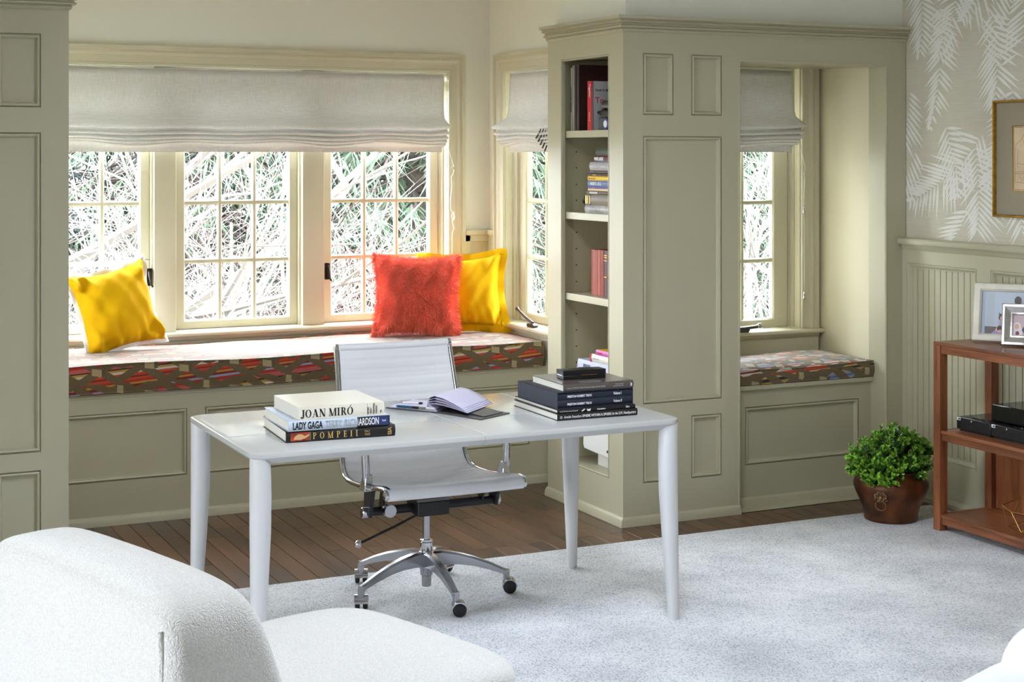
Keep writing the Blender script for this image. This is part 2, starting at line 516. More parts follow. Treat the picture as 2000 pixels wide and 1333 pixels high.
        if smooth:
            me.polygons.foreach_set('use_smooth', [True] * len(me.polygons))
            me.set_sharp_from_angle(angle=R(smooth))
        o = bpy.data.objects.new(name, me)
        C.objects.link(o)
        if parent is not None:
            o.parent = parent
            ORG[o] = org
        else: ORG[o] = Vector((0, 0, 0))
        if bevel:
            b = o.modifiers.new('bevel', 'BEVEL'); b.width = bevel; b.segments = seg; b.limit_method = 'ANGLE'; b.angle_limit = R(40)
        if solid:
            b = o.modifiers.new('solid', 'SOLIDIFY'); b.thickness = solid; b.offset = 0
        if sub:
            b = o.modifiers.new('sub', 'SUBSURF'); b.levels = sub; b.render_levels = sub
        if label: o['label'] = label
        if kind: o['kind'] = kind
        return o

def solo(name, mb, m, label, cat, group=None, **k):
    """a top-level thing made of a single mesh, origin at the base"""
    xs = [p[0] for p in mb.v]; ys = [p[1] for p in mb.v]; zs = [p[2] for p in mb.v]
    t = Vector(((min(xs) + max(xs)) / 2, (min(ys) + max(ys)) / 2, min(zs)))
    mb.v = [tuple(Vector(p) - t) for p in mb.v]
    o = mb.to(name, m, None, **k); o.location = t
    return setp(o, label, cat, group)

def FY(Y): return lambda u, v, h: (u, Y - h, v)       # face looking to -Y (towards the camera)
def FX(X): return lambda u, v, h: (X - h, u, v)       # face looking to -X
def FXp(X): return lambda u, v, h: (X + h, u, v)      # face looking to +X

def text(parent, s, loc, rot, size, m, squeeze=1.0, bold=0.0, align='LEFT', name='title', spacing=1.0, ext=.0002, shear=0, fit=None):
    cu = bpy.data.curves.new(name, 'FONT')
    cu.body = s; cu.size = size; cu.extrude = ext; cu.offset = bold
    cu.align_x = align; cu.space_character = spacing; cu.shear = shear
    cu.resolution_u = 3
    cu.materials.append(M[m] if isinstance(m, str) else m)
    tmp = bpy.data.objects.new(name, cu)
    me = bpy.data.meshes.new_from_object(tmp)
    bpy.data.objects.remove(tmp); bpy.data.curves.remove(cu)
    if not me.materials: me.materials.append(M[m] if isinstance(m, str) else m)
    o = bpy.data.objects.new(name, me)
    C.objects.link(o)
    o.location = Vector(loc) - (ORG[parent] if parent else Vector((0, 0, 0)))
    o.rotation_euler = rot
    if fit:
        xs = [v.co.x for v in me.vertices]
        squeeze = fit / (max(xs) - min(xs))
    o.scale = (squeeze, 1, 1)
    o.parent = parent
    return o
TXY = (R(90), 0, 0)              # text reads along +X on a face looking to -Y
TXX = (R(90), 0, R(-90))         # text reads along -Y on a face looking to -X

M['ink'] = mat('black_ink', (14, 14, 16), .6)
M['ink_white'] = mat('white_ink', (236, 236, 236), .6)
M['ink_gold'] = mat('gold_ink', (206, 170, 96), .5)
M['ink_grey'] = mat('grey_ink', (168, 172, 178), .6)

# ------------------------------------------------------------------ shell
XR = 5.18
fl = structure('floor')
mb = MB(); mb.box(XL - .2, XR + .2, YF - .2, 5.93, -.12, 0.0).box(XL - .2, .70, 5.93, 7.6, -.12, 0.0).box(.70, XR + .2, 5.93, 7.6, -.12, -.013)
mb.to('subfloor', 'floorbase', fl, smooth=0)
rnd = random.Random(3)
PW = .083
plank_cache = {}
x = .70
while x < 5.16:
    y = 5.93 - rnd.uniform(0, .0)
    first = True
    while y < 7.32:
        L = rnd.choice([.45, .7, .95, 1.2])
        if first: L = rnd.choice([.25, .5, .8, 1.1]); first = False
        y1 = min(y + L, 7.33)
        if 7.33 - y1 < .15: y1 = 7.33
        g = .0009
        b = MB().box(x + g, x + PW - g, y + g, y1 - g, -.013, 0)
        b.to('plank', 'plank', fl, smooth=0, bevel=.0012, seg=1)
        y = y1
    x += PW

def wall(name, boxes, m):
    o = structure(name)
    b = MB()
    for q in boxes: b.box(*q)
    b.to('plaster', m, o, smooth=0)
    return o
def with_hole_Y(x0, x1, y0, y1, z0, z1, h):
    return [(x0, h[0], y0, y1, z0, z1), (h[1], x1, y0, y1, z0, z1), (h[0], h[1], y0, y1, z0, h[2]), (h[0], h[1], y0, y1, h[3], z1)]
def with_hole_X(x0, x1, y0, y1, z0, z1, h):
    return [(x0, x1, y0, h[0], z0, z1), (x0, x1, h[1], y1, z0, z1), (x0, x1, h[0], h[1], z0, h[2]), (x0, x1, h[0], h[1], h[3], z1)]

YB, XB, YN = 8.04, 3.70, 6.82
WZ0, WZ1 = .765, 2.15
wall('wall_back', with_hole_Y(.78, 3.85, YB, YB + .15, 0, CZ, (1.11, 3.44, WZ0, WZ1)), 'wall')
wall('wall_bay_right', with_hole_X(XB, XB + .15, 6.98, YB, 0, CZ, (7.195, 7.835, WZ0, WZ1)), 'wall')
wall('wall_bay_left', with_hole_X(.74, .94, 6.9, YB, 0, CZ, (7.195, 7.835, WZ0, WZ1)), 'wall')
wall('wall_niche_back', with_hole_Y(4.17, 5.30, YN, YN + .15, 0, 2.33, (4.31, 4.93, WZ0, WZ1)), 'niche_wall')
wall('wall_niche_right', [(5.052, XR, 6.40, YN + .01, 0, 2.20)], 'niche_wall')
wall('wall_above_cabinet', [(3.585, XR + .02, 6.30, 7.0, 2.262, CZ), (.453, 1.06, 6.30, 7.0, 2.262, CZ)], 'wall')
wall('wall_back_left', [(XL - .2, .452, 6.30, 6.5, 0, CZ)], 'wall')
wall('wall_left_light_block', [(-.35, -.15, 5.2, 6.31, 0, CZ)], 'wall')  # unseen stub added to keep left window light off the left cabinet
wall('wall_left', with_hole_X(XL - .2, XL, YF - .2, 6.5, 0, CZ, LW), 'wall')
wall('wall_behind_camera', [(XL - .2, XR + .2, YF - .2, YF, 0, CZ)], 'wall')
wall('ceiling', [(XL - .2, SK[0], YF - .2, 8.3, CZ, CZ + .12), (SK[1], XR + .2, YF - .2, 8.3, CZ, CZ + .12), (SK[0], SK[1], YF - .2, SK[2], CZ, CZ + .12), (SK[0], SK[1], SK[3], 8.3, CZ, CZ + .12)], 'ceil')

# right wall with printed palm wallpaper
wr = structure('wall_right')
MB().box(XR, XR + .2, YF - .2, 7.0, 0, CZ).to('grasscloth', 'wallpaper', wr, smooth=0)
def fronds():
    b = MB(); rr = random.Random(21)
    XX = [XR - .0006]
    def leaflet(y, z, ang, L, wd):
        dy, dz = math.cos(ang), math.sin(ang)
        py, pz = -dz, dy
        pts = [(0, .15), (.3, .5), (.55, .42), (1, 0)]
        lo = [(y + dy * L * t - py * wd * k, z + dz * L * t - pz * wd * k) for t, k in pts]
        up = [(y + dy * L * t + py * wd * k, z + dz * L * t + pz * wd * k) for t, k in pts[:-1]]
        poly = lo + up[::-1]
        ys = [p[0] for p in poly]; zs = [p[1] for p in poly]
        if max(ys) > 6.30 or min(ys) < 4.6 or max(zs) > CZ or min(zs) < 1.275: return
        XX[0] -= .0000015
        b.add([(XX[0], p[0], p[1]) for p in poly], [(0, 1, 5, 6), (1, 2, 4, 5), (2, 3, 4)])
    def frond(y, z, ang, L, wd, n, curl=.25, fullness=1.0):
        XX[0] -= .00002
        for k in range(n):
            t = (k + .5) / n
            a = ang + curl * (t - .5)
            py, pz = y + math.cos(a) * L * t, z + math.sin(a) * L * t
            ll = wd * 1.35 * (math.sin(PI * min(1, .22 + t * .74)) ** .8) * fullness
            for sd in (-1, 1):
                if rr.random() < .12: continue
                spread = R(62) - t * R(22)
                leaflet(py + rr.uniform(-.003, .003), pz, a + sd * spread, ll * rr.uniform(.7, 1.25), .016)
    # y grows towards the cabinet (to the left in view)
    for y, z, a, L, wd in [(6.02, 2.42, 270, .60, .10), (5.70, 1.86, 228, .0, .1), (5.60, 2.05, 232, .0, .1),
                           (5.72, 1.80, 320, .62, .15), (5.98, 1.84, 250, .35, .13), (5.78, 1.74, 262, .45, .15), (5.60, 2.10, 100, .42, .14),
                           (6.20, 1.72, 300, .34, .12), (6.24, 2.02, 280, .38, .11), (5.66, 2.36, 262, .46, .13), (5.86, 2.62, 285, .48, .14),
                           (6.18, 2.62, 262, .44, .11), (5.52, 1.62, 255, .34, .14), (5.82, 1.44, 300, .2, .12), (6.12, 1.52, 330, .3, .1),
                           (5.52, 2.0, 285, .5, .13), (5.36, 1.7, 240, .5, .14), (5.3, 2.3, 260, .5, .14), (5.62, 2.66, 300, .4, .13), (5.4, 2.6, 250, .4, .13), (5.06, 2.5, 275, .6, .14), (5.05, 1.9, 255, .6, .14)]:
        if L > 0: frond(y, z, R(a), L, wd, max(7, int(L / .025)))
    return b
fronds().to('printed_palm_fronds', 'frond', wr, smooth=0, kind='stuff')

# wainscot on the right wall
tr = structure('trim_2', (XR - .03, 6.0, 0))
XW = 5.155
mp = FX(XW)
bays = [(5.737, 6.236), (5.145, 5.645), (4.553, 5.053), (3.96, 4.461)]
HZ = (.215, 1.163)
b = MB(); b.face(mp, 3.4, 6.272, 0, 1.26, [(a, c, *HZ) for a, c in bays]); b.to('panel_frame', 'sage', tr, smooth=0)
for a, c in bays:
    b = MB(); b.frame(mp, a, c, HZ[0], HZ[1], [(0, 0), (.002, -.004), (.004, -.004), (.006, .001), (.011, .001), (.016, -.006), (.018, -.006), (.022, -.013), (.026, -.013), (.028, -.021)])
    b.to('panel_moulding', 'sage', tr, smooth=0)
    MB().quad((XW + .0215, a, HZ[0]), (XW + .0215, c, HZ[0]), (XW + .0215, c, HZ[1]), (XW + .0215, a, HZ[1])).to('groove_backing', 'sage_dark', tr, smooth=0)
    n = 11; bw = (c - a - .04) / n
    for k in range(n):
        y0 = a + .02 + k * bw
        if c < 5.0: continue
        MB().box(XW + .0165, XW + .0215, y0 + .002, y0 + bw - .002, HZ[0] + .02, HZ[1] - .02).to('board', 'sage', tr, smooth=0, bevel=.0018, seg=2)
    # sloping lower ledge
    MB().prism([(0, .214), (.021, .250), (.021, .214)], lambda u, v, y: (XW + u, y, v), a + .01, c - .01).to('panel_ledge', 'sage', tr, smooth=0)
b = MB(); b.sweep([3.4, 6.262], [(0, 1.225), (.008, 1.235), (.012, 1.252), (.034, 1.255), (.038, 1.262), (.038, 1.278), (.033, 1.285), (-.03, 1.285)], lambda y, p, q: (XW - p, y, q)).to('cap_rail', 'sage', tr, smooth=30)
b = MB(); b.sweep([3.4, 6.27], [(0, .04), (.004, .04), (.009, .028), (.016, .022), (.018, .0)], lambda y, p, q: (XW - p, y, q)).to('shoe_moulding', 'sage', tr, smooth=30)

# ------------------------------------------------------------------ windows
def casing_profile():
    # inset from outer edge -> height above the wall
    return [(0, 0), (0, .030), (.018, .030), (.020, .024), (.022, .020), (.034, .024), (.044, .020), (.050, .015), (.052, .016), (.056, .013), (.086, .013), (.088, .016), (.096, .014), (.099, .006), (.099, .0005)]

def sash(win, mp, u0, u1, v0, v1, gu, cols, hd=-.10, rows=4, vg0=.838, vg1=2.06, lock=None):
    """one sash: stiles and rails (u0..u1), glass gu, muntins, panes"""
    s = MB()
    t = .045
    prof = [(0, hd - .02), (0, hd + .022), (.004, hd + .025)]
    # sash frame as flat ring with bead to the glass
    g0, g1 = gu
    b = MB()
    H = hd + .024
    b.face(mp, u0, u1, v0, v1, [(g0 - .006, g1 + .006, vg0 - .006, vg1 + .006)], H)
    b.frame(mp, u0, u1, v0, v1, [(0, H), (0, hd - .02)])
    b.frame(mp, g0 - .006, g1 + .006, vg0 - .006, vg1 + .006, [(0, H), (.003, H - .006), (.006, H - .008), (.006, hd - .015)])
    sh = b.to('sash', 'trim', win, smooth=30)
    w = (g1 - g0)
    pw = w / cols; ph = (vg1 - vg0) / rows
    m = .0122
    for k in range(1, cols):
        u = g0 + k * pw
        MB().prism([(u - m, 0), (u - m, .012), (u - m * .55, .020), (u + m * .55, .020), (u + m, .012), (u + m, 0)], lambda a, h, z: mp(a, z, hd - .005 + h), vg0, vg1).to('muntin', 'trim', sh, smooth=0)
    for k in range(1, rows):
        v = vg0 + k * ph
        MB().prism([(v - m, 0), (v - m, .012), (v - m * .55, .019), (v + m * .55, .019), (v + m, .012), (v + m, 0)], lambda a, h, u: mp(u, a, hd - .005 + h), g0, g1).to('muntin', 'trim', sh, smooth=0)
    for i in range(cols):
        for j in range(rows):
            a, c = g0 + i * pw, vg0 + j * ph
            MB().quad(mp(a, c, hd), mp(a + pw, c, hd), mp(a + pw, c + ph, hd), mp(a, c + ph, hd)).to('pane', 'glass', sh, smooth=0)
    return sh

def window(name, mp, o0, o1, lights, posts, sillz=(.765, .787), sill_ext=.02, sill_out=.05, apron=True):
    """o0,o1 outer casing edges; lights=[(u0,u1,g0,g1,cols)]"""
    win = structure(name, mp((o0 + o1) / 2, .78, 0))
    b = MB(); b.frame(mp, o0, o1, .5, 2.253, casing_profile())
    # trim everything below the sill top by clamping
    b.v = [p if p[2] > .785 else (p[0], p[1], .785) for p in b.v]
    b.to('casing', 'trim', win, smooth=30)
    i0, i1 = o0 + .1, o1 - .1
    # jamb lining with two stops
    b = MB()
    b.frame(mp, i0, i1, .70, 2.153, [(.001, .0005), (.001, -.045), (.010, -.045), (.010, -.058), (.016, -.062), (.016, -.078), (.024, -.078), (.024, -.15)])
    b.v = [p if p[2] > .785 else (p[0], p[1], .785) for p in b.v]
    b.to('jamb', 'trim', win, smooth=0)
    for a, c in posts:
        MB().box(*sum(zip([min(p) for p in zip(mp(a, .785, -.015), mp(c, 2.15, -.15))], [max(p) for p in zip(mp(a, .785, -.015), mp(c, 2.15, -.15))]), ())).to('mullion_post', 'trim', win, bevel=.002, smooth=0)
        for e, sg in ((a, -1), (c, 1)):
            q = sorted((e, e + sg * .011))
            MB().box(*sum(zip([min(p) for p in zip(mp(q[0], .785, -.05), mp(q[1], 2.15, -.15))], [max(p) for p in zip(mp(q[0], .785, -.05), mp(q[1], 2.15, -.15))]), ())).to('stop', 'trim', win, bevel=.002, smooth=0)
    for u0, u1, g0, g1, cols in lights:
        sash(win, mp, u0, u1, .795, 2.11, (g0, g1), cols)
    # sill with rounded nose
    s0, s1 = sillz
    pr = [(-.16, s1 + .006), (-.05, s1 + .004), (sill_out - .006, s1), (sill_out, s1 - .006), (sill_out, s0 + .006), (sill_out - .005, s0), (0, s0), (-.16, s0)]
    b = MB(); b.sweep([o0 - sill_ext, o1 + sill_ext], pr, lambda u, p, q: mp(u, q, p)); b.to('sill', 'trim', win, smooth=0)
    if apron:
        b = MB(); b.sweep([o0, o1], [(0, .55), (.018, .55), (.018, .742), (.026, .746), (.032, .756), (.034, s0)], lambda u, p, q: mp(u, q, p)); b.to('apron', 'trim', win, smooth=0)
    return win

w1 = window('window_1', FY(YB), 1.01, 3.54,
            [(1.136, 1.808, 1.196, 1.758, 3), (1.944, 2.599, 1.995, 2.552, 3), (2.743, 3.414, 2.795, 3.362, 3)],
            [(1.821, 1.932), (2.611, 2.731)], sill_ext=0.0)
w2 = window('window_2', FX(XB), 7.10, 7.935, [(7.222, 7.808, 7.29, 7.73, 2)], [], sill_ext=0.0)
w3 = window('window_3', FY(YN), 4.205, 5.034, [(4.332, 4.904, 4.442, 4.815, 2)], [], sill_ext=.015, sill_out=.06)
w4 = window('window_4', FXp(.94), 7.10, 7.935, [(7.222, 7.808, 7.29, 7.73, 2)], [], sill_ext=0.0)

# sash locks and crank operators (parts of the windows)
def lock(win, x, z):
    MB().box(x - .014, x + .014, 8.075, 8.09, z - .045, z + .045).to('sash_lock_plate', 'bronze', win, bevel=.004)
    MB().tube([(x, 8.075, z + .03), (x, 8.06, z + .01), (x + .004, 8.05, z - .035), (x + .012, 8.045, z - .05)], [.007, .008, .006, .005]).to('sash_lock_lever', 'bronze', win)
lock(w1, 1.800, 1.072)
lock(w1, 2.757, 1.072)

def crank(win, mp, u, v, hinge):
    """folding window crank on a sill: mp(u along, z, h out)"""
    b = MB(); b.prism([(u - .035, v), (u - .045, v + .012), (u - .03, v + .022), (u + .03, v + .022), (u + .045, v + .012), (u + .035, v)], lambda a, z, h: mp(a, z, h), .0, .03)
    o = b.to('crank_base', 'steel', win, bevel=.003)
    return o
cb2 = crank(w2, FX(XB - .005), 7.46, .787, 0)
MB().tube([(3.672, 7.44, .812), (3.66, 7.50, .838), (3.652, 7.575, .872)], [.009, .007, .006]).to('crank_handle', 'steel', cb2)
MB().ball((3.652, 7.585, .876), .011).to('crank_knob', 'steel', cb2)
cb3 = crank(w3, FY(YN - .012), 4.55, .787, 0)
MB().tube([(4.49, 6.775, .806), (4.56, 6.77, .81), (4.63, 6.772, .815)], [.012, .010, .010]).to('crank_handle', 'steel', cb3)
MB().ball((4.645, 6.772, .818), .016, sc=(1.2, .9, .9)).to('crank_knob', 'chrome', cb3)
# sash lock on the side window near the cabinet
MB().box(3.795, 3.80, 7.31, 7.335, 1.24, 1.31).to('sash_lock_plate', 'steel', w2, bevel=.002)

# corner ledge between the two bay windows
t1 = structure('trim_1', (3.62, 8.0, 0))
b = MB(); b.box(3.5415, 3.70, 8.006, 8.04, 1.25, 1.28).box(3.666, 3.70, 7.935, 8.006, 1.25, 1.28); b.to('ledge_cap', 'trim', t1, bevel=.006, smooth=0)
b = MB(); b.box(3.5415, 3.70, 8.028, 8.04, .6, 1.25).box(3.5415, 3.572, 8.018, 8.03, .6, 1.25).box(3.5415, 3.69, 8.018, 8.03, 1.215, 1.25).box(3.682, 3.70, 7.935, 8.03, .6, 1.25); b.to('corner_panel', 'trim', t1, bevel=.002, smooth=0)

# ------------------------------------------------------------------ built-in cabinetry
PANEL = [(0, 0), (.001, -.008), (.0045, -.008), (.006, .003), (.010, .005), (.014, .003), (.018, -.010), (.021, -.015)]
def panels(parent, mp, rects, name='panel', m='sage'):
    for q in rects:
        b = MB(); b.frame(mp, q[0], q[1], q[2], q[3], PANEL, fill=True); b.to(name, m, parent, smooth=0)
CROWN = [(0, 2.262), (.004, 2.262), (.011, 2.268), (.012, 2.274), (.008, 2.276), (.010, 2.279), (.025, 2.282), (.027, 2.287), (.018, 2.293), (.016, 2.298), (.020, 2.302), (.036, 2.305), (.037, 2.310), (.031, 2.312), (.036, 2.318), (.050, 2.320), (.052, 2.334), (.0, 2.336)]
SHOE = [(0, .042), (.004, .041), (.012, .034), (.017, .022), (.019, .0)]
YC = 6.27

def cab_path(xs, xe, left_end):   # plan path with one mitred corner
    return xs, xe
# --- right: bookcase tower with the niche surround
bc = thing('built_in_bookcase', 'sage built-in with a narrow bookcase side, panelled front and window niche', 'bookcase', (3.9, 6.6, 0))
mp = FY(YC)
pil = [(3.66, 3.822, 1.882, 2.166), (3.92, 4.086, 1.882, 2.166), (3.66, 4.086, .552, 1.785), (3.66, 3.822, .190, .482), (3.92, 4.086, .190, .482)]
NI = (4.183, 5.061, 0, 2.148)
b = MB(); b.face(mp, 3.555, XR - .003, 0, 2.264, pil + [NI])
b.to('front_frame', 'sage', bc, smooth=0)
panels(bc, mp, pil)
# bead around the niche opening
b = MB()
pr = [(0, 0), (.001, -.003), (.003, -.003), (.005, .002), (.010, .003), (.014, .001), (.016, -.006), (.016, -.13)]
b.frame(mp, 4.176, 5.066, -.4, 2.156, pr)
b.v = [(p[0], p[1], max(p[2], 0.001)) for p in b.v]
b.to('niche_bead', 'sage', bc, smooth=0)
MB().box(5.052, XR - .003, YC + .012, 6.40, 0, 2.15).to('niche_jamb', 'sage', bc, smooth=0)
MB().box(4.19, XR - .003, YC + .012, 6.82, 2.150, 2.258).to('niche_soffit', 'sage', bc, smooth=0)
# side with the open shelves
OP = (6.40, 6.892, .197, 2.166)
mx = FX(3.555)
b = MB(); b.face(mx, YC, 7.03, 0, 2.264, [OP]); b.frame(mx, OP[0], OP[1], OP[2], OP[3], [(0, 0), (.001, -.003), (.003, -.003), (.004, .002), (.008, .002), (.010, -.004), (.010, -.02)])
b.to('shelf_face', 'sage', bc, smooth=0)
MB().box(3.575, 4.17, 7.015, 7.03, 0, 2.26).to('back_side', 'sage', bc, smooth=0)
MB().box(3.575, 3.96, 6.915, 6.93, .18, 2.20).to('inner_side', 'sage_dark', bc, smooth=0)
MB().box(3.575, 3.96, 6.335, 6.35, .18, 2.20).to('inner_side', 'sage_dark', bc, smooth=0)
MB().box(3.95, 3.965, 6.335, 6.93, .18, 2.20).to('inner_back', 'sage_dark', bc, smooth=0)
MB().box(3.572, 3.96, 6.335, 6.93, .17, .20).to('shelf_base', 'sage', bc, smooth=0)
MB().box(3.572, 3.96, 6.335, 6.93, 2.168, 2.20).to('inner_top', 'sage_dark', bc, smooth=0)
MB().box(4.165, 4.18, 6.28, 7.03, 0, 2.20).to('niche_left_side', 'sage', bc, smooth=0)
for z in (1.816, 1.418, 1.021, .634):
    MB().box(3.580, 3.948, 6.352, 6.913, z - .034, z).to('shelf', 'sage', bc, bevel=.002, smooth=0)
# shelf-pin holes in the far inner side
b = MB()
for z in [1.713, 1.634, 1.552, 1.473, 1.314, 1.233, 1.152, 1.07, .91, .83, .75, .67]:
    b.lathe([(.0035, 0), (.0035, .002)], (3.655, 6.9135, z), 8, axis='Y')
b.to('pin_holes', 'ink', bc, kind='stuff')
def corner_sweep(parent, prof, x_far, xc, y_back, name, sgn=1):
    """front run x_far->xc along Y=YC, then return along the side back to y_back; sgn=1 side faces -X"""
    st = [(x_far, YC, 0, -1), (xc, YC, -sgn, -1), (xc, y_back, -sgn, 0)]
    b = MB(); b.sweep(st, prof, lambda s_, p, q: (s_[0] + s_[2] * p, s_[1] + s_[3] * p, q))
    return b.to(name, 'sage', parent, smooth=25)
corner_sweep(bc, CROWN, XR - .001, 3.555, 7.03, 'crown_moulding')
corner_sweep(bc, SHOE, 4.186, 3.555, 7.03, 'shoe_moulding')
MB().box(3.50, XR, 6.215, 7.03, 2.335, 2.337).to('crown_top', 'sage', bc, smooth=0) if False else None

# --- left tower (mirror of the right one)
lc = thing('built_in_cabinet', 'sage panelled cabinet tower at the left edge beside the bay window seat', 'cabinet', (.8, 6.6, 0))
mir = lambda q: (4.640 - q[1], 4.640 - q[0], q[2], q[3])
lp = [mir(q) for q in pil]
b = MB(); b.face(mp, .45, 1.085, 0, 2.264, lp); b.to('front_frame', 'sage', lc, smooth=0)
panels(lc, mp, lp)
MB().box(1.07, 1.085, YC + .001, 7.03, 0, 2.26).to('side_panel', 'sage', lc, smooth=0)
MB().box(.45, 1.07, 7.01, 7.03, 0, 2.26).to('back_side', 'sage', lc, smooth=0)
corner_sweep(lc, CROWN, .45, 1.085, 7.03, 'crown_moulding', sgn=-1)
corner_sweep(lc, SHOE, .45, 1.085, 7.03, 'shoe_moulding', sgn=-1)

# --- window benches
def bench(label, x0, x1, yf, yb, ztop, rects, lip):
    o = thing('window_bench', label, 'bench', ((x0 + x1) / 2, (yf + yb) / 2, 0), group='window benches')
    mp = FY(yf)
    b = MB(); b.face(mp, x0, x1, 0, ztop - .02, rects); b.to('front_frame', 'sage', o, smooth=0)
    panels(o, mp, rects)
    MB().box(x0, x1, yf - lip, yb, ztop - .022, ztop).to('seat_board', 'sage', o, bevel=.003, smooth=0)
    b = MB(); b.sweep([x0, x1], SHOE, lambda u, p, q: (u, yf - p, q)); b.to('shoe_moulding', 'sage', o, smooth=25)
    return o
bench('long sage panelled window bench under the triple window', .945, 3.695, 7.315, 8.02, .603, [(1.10, 1.807, .20, .513), (1.892, 2.80, .20, .513), (2.885, 3.592, .20, .513)], .004)
bench('short sage panelled window bench inside the niche', 4.184, 5.05, 6.385, 6.80, .584, [(4.295, 4.974, .198, .478)], .022)

# ------------------------------------------------------------------ seat cushions
def cushion(label, x0, x1, y0, y1, z0, z1, m, dome, group):
    o = thing('seat_cushion', label, 'cushion', ((x0 + x1) / 2, (y0 + y1) / 2, z0), group=group)
    r = .016
    nx, ny = int((x1 - x0) / .05), 16
    def top(u, v):
        x = x0 + (x1 - x0) * u; y = y0 + (y1 - y0) * v
        e = min(1, min(u * (x1 - x0), (1 - u) * (x1 - x0)) / .12); f = min(1, min(v * (y1 - y0), (1 - v) * (y1 - y0)) / .12)
        e = math.sin(e * PI / 2); f = math.sin(f * PI / 2)
        wv = .006 * math.sin(x * 7.3 + 1) * math.sin(y * 11)
        return (x, y, z1 + (dome + wv) * e * f + .006 * math.sin(x * 5.1) * (1 - f))
    b = MB(); b.grid(top, nx, ny)
    # walls follow the rim
    rim = [top(i / (nx - 1), 0) for i in range(nx)] + [top(1, j / (ny - 1)) for j in range(1, ny)] + [top(1 - i / (nx - 1), 1) for i in range(1, nx)] + [top(0, 1 - j / (ny - 1)) for j in range(1, ny - 1)]
    n = len(rim); cx, cy = (x0 + x1) / 2, (y0 + y1) / 2
    vs = []
    for k, (t, bulge) in enumerate([(0, 0), (.25, .006), (.5, .009), (.75, .006), (1, 0)]):
        for p in rim:
            sx = (1 if p[0] > x1 - 1e-6 else -1 if p[0] < x0 + 1e-6 else 0); sy = (1 if p[1] > y1 - 1e-6 else -1 if p[1] < y0 + 1e-6 else 0)
            vs.append((p[0] + sx * bulge, p[1] + sy * bulge, p[2] + (z0 - p[2]) * t))
    fs = [(k * n + i, k * n + (i + 1) % n, (k + 1) * n + (i + 1) % n, (k + 1) * n + i) for k in range(4) for i in range(n)]
    b.add(vs, fs); b.add([(x0, y0, z0), (x1, y0, z0), (x1, y1, z0), (x0, y1, z0)], [(0, 1, 2, 3)])
    b.to('cushion_cover', m, o, smooth=60, weld=True)
    MB().tube([(p[0], p[1] - .001, p[2]) for p in rim[::2]], .0045, 6, closed=True).to('top_piping', m, o)
    MB().tube([(x0, y0, z0 + .005), (x1, y0, z0 + .005), (x1, y1, z0 + .005), (x0, y1, z0 + .005)], .0045, 6, closed=True).to('bottom_piping', m, o)
    return o
cushion('long geometric-patterned seat cushion on the bay window bench', .955, 3.655, 7.29, 7.985, .604, .733, 'seat_warm', .006, 'bench cushions')
cushion('short geometric-patterned seat cushion in the window niche', 4.19, 5.045, 6.362, 6.775, .586, .660, 'seat_cool', .028, 'bench cushions')

# ------------------------------------------------------------------ roman shades
def shade(label, mp, u0, u1, seed, cord_side=1, flare=.022, swag=.008):
    """mp(u,z,h): h = distance in front of the wall plane.  Flat upper panel, then four stacked folds and a bottom flap."""
    zt, zb = 2.135, 1.713
    o = thing('roman_shade', label, 'window shade', mp((u0 + u1) / 2, zb, .0), group='white roman shades')
    rr = random.Random(seed)
    # profile (z, h, side flare, waviness)
    prof = [(2.136, -.004, 0, 0), (2.10, -.002, 0, 0), (2.02, .000, 0, 0), (1.96, .004, -.004, 0), (1.93, .008, -.006, .1), (1.90, .018, .0, .2),
            (1.875, .034, .4, .3), (1.856, .047, .8, .4), (1.846, .053, 1, .4), (1.839, .054, 1, .4), (1.834, .050, 1, .4), (1.833, .040, 1, .4), (1.838, .020, .9, .4)]
    for k, (zr, hm) in enumerate(((1.806, .050), (1.783, .046), (1.767, .042), (1.754, .037))):
        fl_ = .85 - k * .25; wv = .5 + k * .4
        prof += [(zr + .017, .016, fl_, wv), (zr + .014, hm - .016, fl_, wv), (zr + .009, hm - .004, fl_, wv), (zr + .004, hm, fl_, wv), (zr - .001, hm - .002, fl_, wv), (zr - .004, hm - .010, fl_, wv), (zr - .001, .014, fl_, wv)]
    z = 1.754
    prof += [(z - .006, .005, -.1, 1.2), (zb + .02, .004, -.25, .3), (zb, .004, -.3, .1)]
    W = u1 - u0
    nx = max(24, int(W / .03))
    ph = [rr.uniform(0, 6.28) for _ in range(4)]
    def sw(u):   # soft scallops between the lift cords
        return math.sin(u / .27 * PI + ph[0]) * .6 + math.sin(u / .45 * PI + ph[1]) * .4
    def P(i, j):
        t = i
        zz, h, f, wv = prof[j]
        f2 = f * flare if f > 0 else f * .05
        u = u0 - f2 + (W + 2 * f2) * t
        edge = 1 - min(1, min(t, 1 - t) * W / .12)
        zz2 = zz + swag * wv * sw(u) + .010 * edge * max(0, f)
        h2 = h + .006 * wv * math.sin(u * 9 + ph[2]) - .004 * edge
        return mp(u, zz2, h2)
    b = MB(); b.grid(lambda a, c: P(a, int(round(c * (len(prof) - 1)))), nx, len(prof))
    b.to('shade_fabric', 'linen', o, smooth=60, solid=.002)
    MB().box(*sum(zip([min(p) for p in zip(mp(u0 + .01, 2.115, -.04), mp(u1 - .01, 2.145, -.012))], [max(p) for p in zip(mp(u0 + .01, 2.115, -.04), mp(u1 - .01, 2.145, -.012))]), ())).to('headrail', 'linen', o, smooth=0)
    MB().box(*sum(zip([min(p) for p in zip(mp(u0 + .012, zb + .002, -.004), mp(u1 - .012, zb + .030, .002))], [max(p) for p in zip(mp(u0 + .012, zb + .002, -.004), mp(u1 - .012, zb + .030, .002))]), ())).to('bottom_bar', 'linen', o, smooth=0)
    return o
s1 = shade('wide white linen roman shade over the triple window', FY(YB - .012), 1.13, 3.415, 5)
